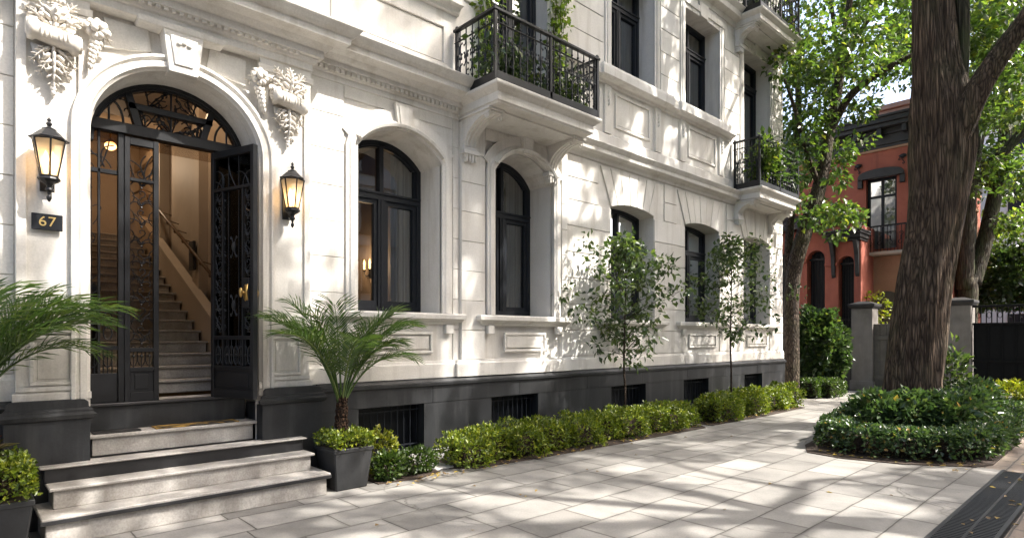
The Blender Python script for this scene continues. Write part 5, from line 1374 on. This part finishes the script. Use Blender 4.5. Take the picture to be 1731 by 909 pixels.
# ================================================================== BEYOND THE CORNER: shrub, pillars, gate, red house
bush('tall_shrub', 'tall dense dark green shrub beyond the house corner before the red house', 18.0, .02, .15, .80, .72, 1.12, 7500, .13, 'dark_leaf', 121, 'shrub', None, .1, 10, .34)
X0 = 20.3
gw = thing('garden_wall', 'dark low garden wall left of the stone pillar behind the tall shrub', 'wall', (X0, 2.5, 0))
m = MB(); m.box(X0, X0+.3, -.12, 5.5, 0, 1.5); m.build('wall', 'dark_timber', gw, bevel=.01); m = MB(); m.box(X0-.04, X0+.34, -.10, 5.5, 1.5, 1.57); m.build('coping', 'pillar_stone', gw, bevel=.01)
def pillar(y, label, w_=.29, h=2.5):
    t = thing('gate_pillar', label, 'pillar', (X0+.2, y, 0), 'stone gate pillars')
    m = MB(); m.box(X0-.05, X0+.5, y-w_, y+w_, 0, h); m.box(X0-.09, X0+.54, y-w_-.04, y+w_+.04, 0, .3); m.build('shaft', 'pillar_stone', t, bevel=.012)
    m = MB(); m.taper(X0+.225, y, h, h+.08, .30, w_+.02, .36, w_+.08); m.taper(X0+.225, y, h+.08, h+.14, .36, w_+.08, .36, w_+.08); m.taper(X0+.225, y, h+.14, h+.22, .33, w_+.05, .16, w_*.4)
    m.build('cap', 'dark_timber', t, bevel=.008)
pillar(-.43, 'grey stone gate pillar left of the wooden door, behind the low hedge'); pillar(-2.82, 'grey stone gate pillar right of the old tree, beside the black gate')
dr = thing('wooden_gate_door', 'weathered grey plank door in the garden wall between the pillar and the old tree', 'door', (X0+.1, -1.2, 0))
m = MB()
for i in range(5): m.box(X0+.06, X0+.11, -1.58+.172*i+.004, -1.58+.172*(i+1)-.004, .05, 2.02)
m.build('planks', 'old_wood', dr, bevel=.004)
m = MB(); m.box(X0+.03, X0+.06, -1.58, -.73, .35, .47); m.box(X0+.03, X0+.06, -1.58, -.73, 1.55, 1.67); m.build('ledge', 'old_wood', dr, bevel=.004)
m = MB(); m.tube([(X0+.03, -1.42, 1.0), (X0-.02, -1.42, 1.0), (X0-.02, -1.42, 1.14), (X0+.03, -1.42, 1.14)], .012, 6); m.build('handle', 'iron', dr)
gw2 = thing('garden_wall', 'grey rendered garden wall behind the old tree between door and right pillar', 'wall', (X0, -2.0, 0))
m = MB(); m.box(X0, X0+.3, -2.52, -1.62, 0, 2.1); m.build('wall', 'pillar_stone', gw2, bevel=.01); m = MB(); m.box(X0-.03, X0+.33, -2.52, -1.60, 2.1, 2.17); m.build('coping', 'dark_timber', gw2)
gt_ = thing('black_gate', 'black sheet metal driveway gate with a row of pickets along the top', 'gate', (X0+.2, -4.5, 0))
m = MB(); m.box(X0+.15, X0+.19, -6.6, -3.13, .08, 1.98)
for i in range(12): y = -3.15-.29*i; m.box(X0+.12, X0+.15, y-.03, y, .08, 1.98)
m.build('panel', 'gate_paint', gt_, bevel=.004)
m = MB()
for z in (.10, .98, 1.98, 2.46): m.box(X0+.10, X0+.21, -6.6, -3.12, z-.03, z+.03)
m.build('rail', 'gate_paint', gt_, bevel=.005)
m = MB()
for i in range(30): y = -3.18-.115*i; m.box(X0+.15, X0+.17, y-.012, y+.012, 2.0, 2.44)
for i in range(15): iron_line(m, [(.045*math.cos(a*PI/6), 2.22+.08*math.sin(a*PI/6)) for a in range(13)], (X0+.16, -3.24-.23*i, 0), (0, 1, 0), .008, 4)
m.build('pickets', 'gate_paint', gt_)

RX = 23.0
rh = thing('red_house', 'terracotta red house with dark bracketed cornice and arched ground floor openings', 'house', (27, 3, 0))
m = MB(); ry0, ry1, rx1, rz = -1.15, 9.0, 34.0, 8.25
def rwall_open(mb, y0, y1, z0, z1): pass
# front wall with its window hole, side wall, back, roof
hy0, hy1, hz0, hz1 = -.66, .26, 4.62, 7.05
for a, b, c, d in ((ry0, hy0, 0, rz), (hy1, ry1, 0, rz), (hy0, hy1, 0, hz0), (hy0, hy1, hz1, rz)): m.add([(RX, a, c), (RX, b, c), (RX, b, d), (RX, a, d)], [(0, 3, 2, 1)])
for a, b in (((RX, hy0), (RX+.3, hy0)), ((RX, hy1), (RX+.3, hy1))): m.add([(*a, hz0), (*b, hz0), (*b, hz1), (*a, hz1)], [(0, 1, 2, 3)])
m.add([(RX, hy0, hz1), (RX+.3, hy0, hz1), (RX+.3, hy1, hz1), (RX, hy1, hz1)], [(0, 1, 2, 3)])
m.add([(RX, ry0, 0), (rx1, ry0, 0), (rx1, ry0, rz), (RX, ry0, rz)], [(0, 1, 2, 3)]); m.add([(rx1, ry0, 0), (rx1, ry1, 0), (rx1, ry1, rz), (rx1, ry0, rz)], [(0, 1, 2, 3)])
m.add([(RX, ry1, 0), (rx1, ry1, 0), (rx1, ry1, rz), (RX, ry1, rz)], [(0, 1, 2, 3)]); m.add([(RX, ry0, rz+.1), (rx1, ry0, rz+.1), (rx1, ry1, rz+.1), (RX, ry1, rz+.1)], [(0, 1, 2, 3)])
m.build('wall', 'red_render', rh)
m = MB()                                                                  # dark cornice with brackets, round the corner
for z0, z1, o in ((8.0, 8.1, .06), (8.1, 8.42, .10), (8.42, 8.60, .16), (8.60, 8.74, .42), (8.74, 8.90, .50), (8.90, 8.98, .56)):
    m.box(RX-o, RX+.02, ry0-o, ry1, z0, z1-.001); m.box(RX+.02, rx1, ry0-o, ry0+.02, z0, z1-.001)
for i in range(14): y = ry0+.2+.72*i; m.box(RX-.36, RX-.1, y-.07, y+.07, 8.36, 8.60)
for i in range(14): x = RX+.3+.8*i; m.box(x-.07, x+.07, ry0-.36, ry0-.1, 8.36, 8.60)
m.build('cornice', 'dark_timber', rh, bevel=.01)
m = MB(); m.box(RX-.05, RX, ry0, ry1, 7.93, 8.0); m.box(RX-.02, rx1, ry0-.05, ry0, 7.93, 8.0); m.build('cornice_band', 'tan_render', rh)
m = MB(); m.box(RX+.16, RX+.22, hy0, hy0+.09, hz0, hz1); m.box(RX+.16, RX+.22, hy1-.09, hy1, hz0, hz1); m.box(RX+.161, RX+.219, hy0, hy1, hz1-.09, hz1); m.box(RX+.161, RX+.219, hy0, hy1, 6.38, 6.46); m.box(RX+.15, RX+.22, -.24, -.16, hz0, hz1)
wn = m.build('window', 'window_paint', rh, bevel=.005)
m = MB(); m.add([(RX+.20, hy0, hz0), (RX+.20, hy1, hz0), (RX+.20, hy1, hz1), (RX+.20, hy0, hz1)], [(0, 3, 2, 1)]); m.build('glass', 'window_glass', wn)
m = MB(); m.box(RX+.34, RX+.36, hy0-.1, hy1+.1, hz0-.1, 6.9); m.build('curtain', 'curtain', wn)
m = MB()
hp = [(hy0-.22, 7.02), (hy0-.22, 7.10)]+[(-.2+(.66)*math.cos(PI-PI*i/10), 7.16+.16*math.sin(PI*i/10)) for i in range(11)]+[(hy1+.22, 7.10), (hy1+.22, 7.02)]
n = len(hp); hp2 = hp
m.add([(RX-.16, y, z) for y, z in hp]+[(RX+.02, y, z) for y, z in hp], [tuple(range(n)), tuple(range(2*n-1, n-1, -1))]+[(i, (i+1) % n, (i+1) % n+n, i+n) for i in range(n)])
for y in (hy0-.17, hy1+.17): m.box(RX-.10, RX+.01, y-.07, y+.07, 6.75, 7.02)
m.build('window_hood', 'dark_timber', rh, bevel=.006)
for y, z in ((-.85, 7.62), (.48, 7.55)):                                       # wrought wall anchors
    a = MB(); a.ball((RX-.05, y, z), .05, .11, .07, 8, 6); iron_line(a, s_scroll(0, z-.16, .12, .30, 1), (RX-.04, y, 0), (0, 1, 0), .012, 5); iron_line(a, s_scroll(.1, z-.05, .10, .2, -1), (RX-.04, y, 0), (0, 1, 0), .012, 5); a.build('wall_anchor', 'iron', rh)
# small iron balcony and the tan lower bay with its blind arch
m = MB(); m.box(RX-.55, RX, -1.1, .75, 4.36, 4.46); bl = m.build('balcony', 'far_stone', rh, bevel=.01)
m = MB()
for i in range(17): y = -1.02+.10*i; m.box(RX-.51, RX-.49, y-.008, y+.008, 4.46, 5.30)
m.box(RX-.53, RX-.47, -1.06, .70, 5.28, 5.33); m.box(RX-.52, RX, -1.07, -1.04, 4.46, 5.32); m.box(RX-.52, RX, .68, .71, 4.46, 5.32)
for i in range(6): iron_line(m, s_scroll(0, 4.88, .2, .6, 1 if i % 2 else -1), (RX-.5, -.9+.30*i, 0), (0, 1, 0), .010, 4)
m.build('railing', 'iron', bl)
m = MB(); m.box(RX-.12, RX, -1.15, .86, 0, 4.35); m.build('lower_wall', 'tan_render', rh, bevel=.01)
m = MB(); c_, hw_ = -.40, .52
ar = [(c_+hw_*math.cos(PI*i/14), 2.55+.62*math.sin(PI*i/14)) for i in range(15)]
n = len(ar)+2; pl_ = [(c_+hw_, .2)]+ar+[(c_-hw_, .2)]
m.add([(RX-.15, y, z) for y, z in pl_]+[(RX-.1, y, z) for y, z in pl_], [tuple(range(n)), tuple(range(2*n-1, n-1, -1))]+[(i, (i+1) % n, (i+1) % n+n, i+n) for i in range(n)])
m.build('blind_arch', 'old_wood', rh)
# the lower wing with arches and a tiled lean-to
WX = 21.6
m = MB()
yb = [.92, 1.06, 1.62, 2.08, 2.86, 3.4, 4.2, 6.0]; zt_ = 5.3
def yz_arch_wall(mb, y0, y1, zs, z1, xw, dep):
    c, h = (y0+y1)/2, (y1-y0)/2; ap = [(c-h*math.cos(PI*i/16), zs+h*math.sin(PI*i/16)) for i in range(17)]
    for a, b in zip(ap[:-1], ap[1:]):
        mb.add([(xw, a[0], a[1]), (xw, b[0], b[1]), (xw, b[0], z1), (xw, a[0], z1)], [(0, 1, 2, 3)]); mb.add([(xw, a[0], a[1]), (xw, b[0], b[1]), (xw+dep, b[0], b[1]), (xw+dep, a[0], a[1])], [(0, 1, 2, 3)])
    for y in (y0, y1): mb.add([(xw, y, 0), (xw+dep, y, 0), (xw+dep, y, zs), (xw, y, zs)], [(0, 1, 2, 3)])
for a, b in ((.0, .20), (.68, 1.10), (1.68, 2.15), (2.95, 3.4), (4.2, 6.0)): m.add([(WX, a, 0), (WX, b, 0), (WX, b, zt_), (WX, a, zt_)], [(0, 1, 2, 3)])
AR = ((.20, .68, 4.08), (1.10, 1.68, 4.30), (2.15, 2.95, 4.2), (3.4, 4.2, 4.2))
for a, b, zz in AR: yz_arch_wall(m, a, b, zz, zt_, WX, .4)
m.add([(WX, 0, 0), (RX, 0, 0), (RX, 0, zt_), (WX, 0, zt_)], [(0, 1, 2, 3)]); m.box(WX-.06, WX, .69, 1.09, 4.02, 4.12); m.box(WX-.06, WX, 1.69, 2.14, 4.2, 4.3)
m.add([(WX, 0, zt_), (RX, 0, zt_), (RX, 6, zt_), (WX, 6, zt_)], [(0, 1, 2, 3)])
m.build('wing', 'red_render', rh)
m = MB(); m.box(WX+.36, WX+.40, .05, 5.9, 0, 5.1)
m.build('arch_glazing', 'window_paint', rh)
m = MB()
for a, b, zz in AR:
    for k in range(1, 6): m.tube([(WX+.22, a+(b-a)*k/6, 1.5), (WX+.22, a+(b-a)*k/6, zz+.2)], .012, 5)
    m.box(WX+.2, WX+.24, a, b, zz-.03, zz+.03); m.box(WX+.2, WX+.24, a, b, 2.2, 2.24)
m.build('window_grille', 'iron', rh)
m = MB(); m.prism_x([(0, 0)], 0, 0) if False else None
m.add([(WX-.5, 1.2, 5.32), (WX-.5, 6.2, 5.32), (RX, 6.2, 6.0), (RX, 1.2, 6.0), (WX-.5, 1.2, 5.44), (WX-.5, 6.2, 5.44), (RX, 6.2, 6.14), (RX, 1.2, 6.14)], [(0, 3, 2, 1), (4, 5, 6, 7), (0, 1, 5, 4), (1, 2, 6, 5), (2, 3, 7, 6), (3, 0, 4, 7)])
for i in range(11): m.tube([(WX-.5, 1.3+.45*i, 5.46), (RX, 1.3+.45*i, 6.16)], .05, 6)
m.build('lean_to_roof', 'dark_timber', rh)
m = MB()
for z0, z1, o in ((4.78, 4.86, .18), (4.86, 4.99, .30), (4.99, 5.06, .45), (5.06, 5.12, .52)): m.box(WX-o, WX+.6, .02-o*.3, .90+o*.3, z0, z1-.001)
for y in (.10, .82): m.prism([(WX-.32, 4.78), (WX, 4.78), (WX, 3.6), (WX-.06, 3.7), (WX-.12, 4.3)][::-1], y-.06, y+.06)
m.build('porch_hood', 'dark_timber', rh, bevel=.01)
m = MB()                                                                  # windows of the side wall
for x in (25.2, 27.6, 30.0, 32.4):
    for z0, z1 in ((4.7, 7.0), (1.3, 3.6)):
        m = MB(); m.box(x-.5, x+.5, ry0-.02, ry0+.1, z0, z1)
        for q in (x-.47, x, x+.47): m.box(q-.03, q+.03, ry0-.035, ry0, z0, z1)
        m.box(x-.5, x+.5, ry0-.034, ry0, z0+1.6, z0+1.67); m.build('side_window', 'window_paint', rh, bevel=.01)
m = MB()
for x in (25.2, 27.6, 30.0, 32.4):
    for z0, z1 in ((4.7, 7.0), (1.3, 3.6)):
        m = MB()
        for a, b, c, d in ((x-.62, x-.5, z0-.1, z1+.12), (x+.5, x+.62, z0-.1, z1+.12)): m.box(a, b, ry0-.06, ry0, c, d)
        m.box(x-.66, x+.66, ry0-.10, ry0, z1+.121, z1+.24); m.box(x-.64, x+.64, ry0-.12, ry0, z0-.2, z0-.101)
        m.build('side_window_trim', 'tan_render', rh, bevel=.008)
m = MB()                                                                  # parapet, chimney and roof rails
m.box(27.0, 28.2, -.2, 1.2, 8.3, 10.6); m.box(26.9, 28.3, -.3, 1.3, 10.6, 10.8)
m.build('chimney', 'chimney_brick', rh, bevel=.02)
m = MB(); m.box(29, 33, 2.0, 6, 8.3, 10.2); m.box(28.9, 33.1, 1.9, 6.1, 10.2, 10.35); m.build('roof_room', 'tan_render', rh, bevel=.02)
m = MB()
for i in range(14): m.tube([(24+.35*i*.0, .2+.5*i, 8.9), (24, .2+.5*i, 9.75)], .015, 4)
m.tube([(24, .2, 9.7), (24, 6.8, 9.7)], .02, 4); m.tube([(24, .2, 9.3), (24, 6.8, 9.3)], .015, 4); m.tube([(25.5, 3.4, 8.5), (25.5, 3.4, 11.4)], .02, 5); m.tube([(25.5, 3.0, 11.1), (25.5, 3.8, 11.1)], .012, 4); m.tube([(25.5, 3.1, 10.8), (25.5, 3.7, 10.8)], .012, 4)
m.build('roof_railing', 'iron', rh)

def far_house(name, label, x0, x1, y0, y1, h, mat, storeys, wn_dx, loc_face='y'):
    t = thing(name, label, 'house', ((x0+x1)/2, (y0+y1)/2, 0)); m = MB(); m.box(x0, x1, y0, y1, 0, h); m.build('wall', mat, t)
    m = MB(); m.box(x0-.3, x1+.3, y0-.3, y1+.3, h, h+.35); m.box(x0-.15, x1+.15, y0-.15, y1+.15, h-.3, h-.001); m.build('cornice', mat, t, bevel=.02)
    sh = h/storeys; hh = sh*.55
    def pane_mesh(turn):
        m = MB(); m.box(-.55, .55, -.03, .05, 0, hh)
        for q in (-.52, 0, .52): m.box(q-.03, q+.03, -.05, -.03, 0, hh)
        m.box(-.65, .65, -.08, 0, -.12, -.001); m.box(-.55, .55, -.049, -.03, hh*.68, hh*.68+.06)
        o = m.build('window', 'window_paint', t, world=False); o.parent = None; me = o.data; bpy.data.objects.remove(o); return me
    wme = pane_mesh(0)
    def put(x, y, z, rz):
        o = bpy.data.objects.new('window', wme); C.objects.link(o); o.parent = t; o.location = (x-t.location.x, y-t.location.y, z); o.rotation_euler = (0, 0, rz)
    for st_i in range(storeys):
        z = st_i*sh+.9
        n = int((x1-x0)/wn_dx)
        for i in range(n):
            x = x0+(i+.5)*(x1-x0)/n
            if y1 < -10: put(x, y1, z, PI)
            else: put(x, y0, z, 0)
        n = int((y1-y0)/wn_dx)
        if y1 > -10:
            for i in range(n): put(x0, y0+(i+.5)*(y1-y0)/n, z, -PI/2)
    tm = MB()
    for s in range(1, storeys): tm.box(x0-.10, x1+.10, y0-.10, y1+.10, s*sh+.2, s*sh+.45)
    tm.build('string_course', mat, t)
far_house('far_white_house', 'white house far behind the forked tree at the right picture edge', 46, 62, -12, 2.5, 15.5, 'far_white', 4, 2.4)
far_house('far_pink_house', 'pale terracotta house behind the red house roof', 37, 44, 1.0, 12, 12.5, 'tan_render', 3, 2.4)
far_house('horizon_block_house', 'unseen pale stone apartment house added across the street to block horizon light', -16, 34, -34, -22, 13, 'far_stone', 4, 2.6)  # out of view, added to block light from the horizon behind the camera
# --- greenery behind the gate
for i, (px, py, d, r, k, lab) in enumerate(((1690, 445, 25.5, 1.3, 2600, 'dark leafy shrub mass above the black gate'), (1760, 430, 25.0, 1.5, 2600, 'dark leafy shrub above the black gate at the picture edge'), (1655, 470, 27, 1.0, 1500, 'leafy shrub behind the right gate pillar'), (1720, 390, 30, 1.7, 2600, 'sunlit bushy tree top beyond the black gate'))):
    c = at(px, py, d); bush('garden_shrub', lab, c.x, c.y, max(0, c.z-r*1.5), r, r, r*1.0, k, .22, 'dark_leaf' if i != 3 else 'canopy_leaf', 140+i, 'shrub', 'shrubs behind the gate', .15, 8, .34)
c = at(1475, 505, 19.6)
bush('wall_creeper', 'straggling light green creeper over the wooden door beside the old trunk', c.x, c.y, 2.0, .35, .5, .55, 330, .12, 'yellow_leaf', 151, 'climber', None, .5, 7, .3)

# ================================================================== LIGHT, SKY, CAMERA
sund = Vector((.46, -.66, .95)).normalized()
el = math.asin(sund.z); az = math.atan2(sund.x, sund.y)
wd = bpy.data.worlds.new('World'); sc.world = wd; wd.use_nodes = True
nt = wd.node_tree; nt.nodes.clear()
out = nt.nodes.new('ShaderNodeOutputWorld'); bg = nt.nodes.new('ShaderNodeBackground'); sk = nt.nodes.new('ShaderNodeTexSky')
sk.sky_type = 'NISHITA'; sk.sun_disc = False; sk.sun_elevation = el; sk.sun_rotation = az; sk.dust_density = 5; sk.air_density = .8; sk.ozone_density = .4
bg.inputs['Strength'].default_value = .15
nt.links.new(sk.outputs[0], bg.inputs[0]); nt.links.new(bg.outputs[0], out.inputs[0])
sl = bpy.data.lights.new('sun', 'SUN'); sl.energy = 3.2; sl.angle = R(.7); sl.color = (1, .955, .89)
so = bpy.data.objects.new('sun', sl); C.objects.link(so); so.rotation_euler = (-sund).to_track_quat('-Z', 'Y').to_euler(); so.location = (10, -20, 30)
cam = bpy.data.cameras.new('camera'); cam.sensor_width = 36; cam.lens = 36*1013/1731; cam.shift_y = (571-454.5)/1731; cam.clip_start = .05; cam.clip_end = 600
co_ = bpy.data.objects.new('camera', cam); C.objects.link(co_); co_.location = (0, -CD, CH); co_.rotation_euler = (R(90), 0, YAW-R(90)); sc.camera = co_
vs = sc.view_settings; vs.view_transform = 'Standard'; vs.look = 'None'; vs.gamma = 1; vs.use_curve_mapping = False; vs.exposure = 1.97
sc.cycles.max_bounces = 8; sc.cycles.transparent_max_bounces = 16; sc.cycles.use_denoising = True
sc.cycles.caustics_reflective = False; sc.cycles.caustics_refractive = False; sc.cycles.sample_clamp_indirect = 6
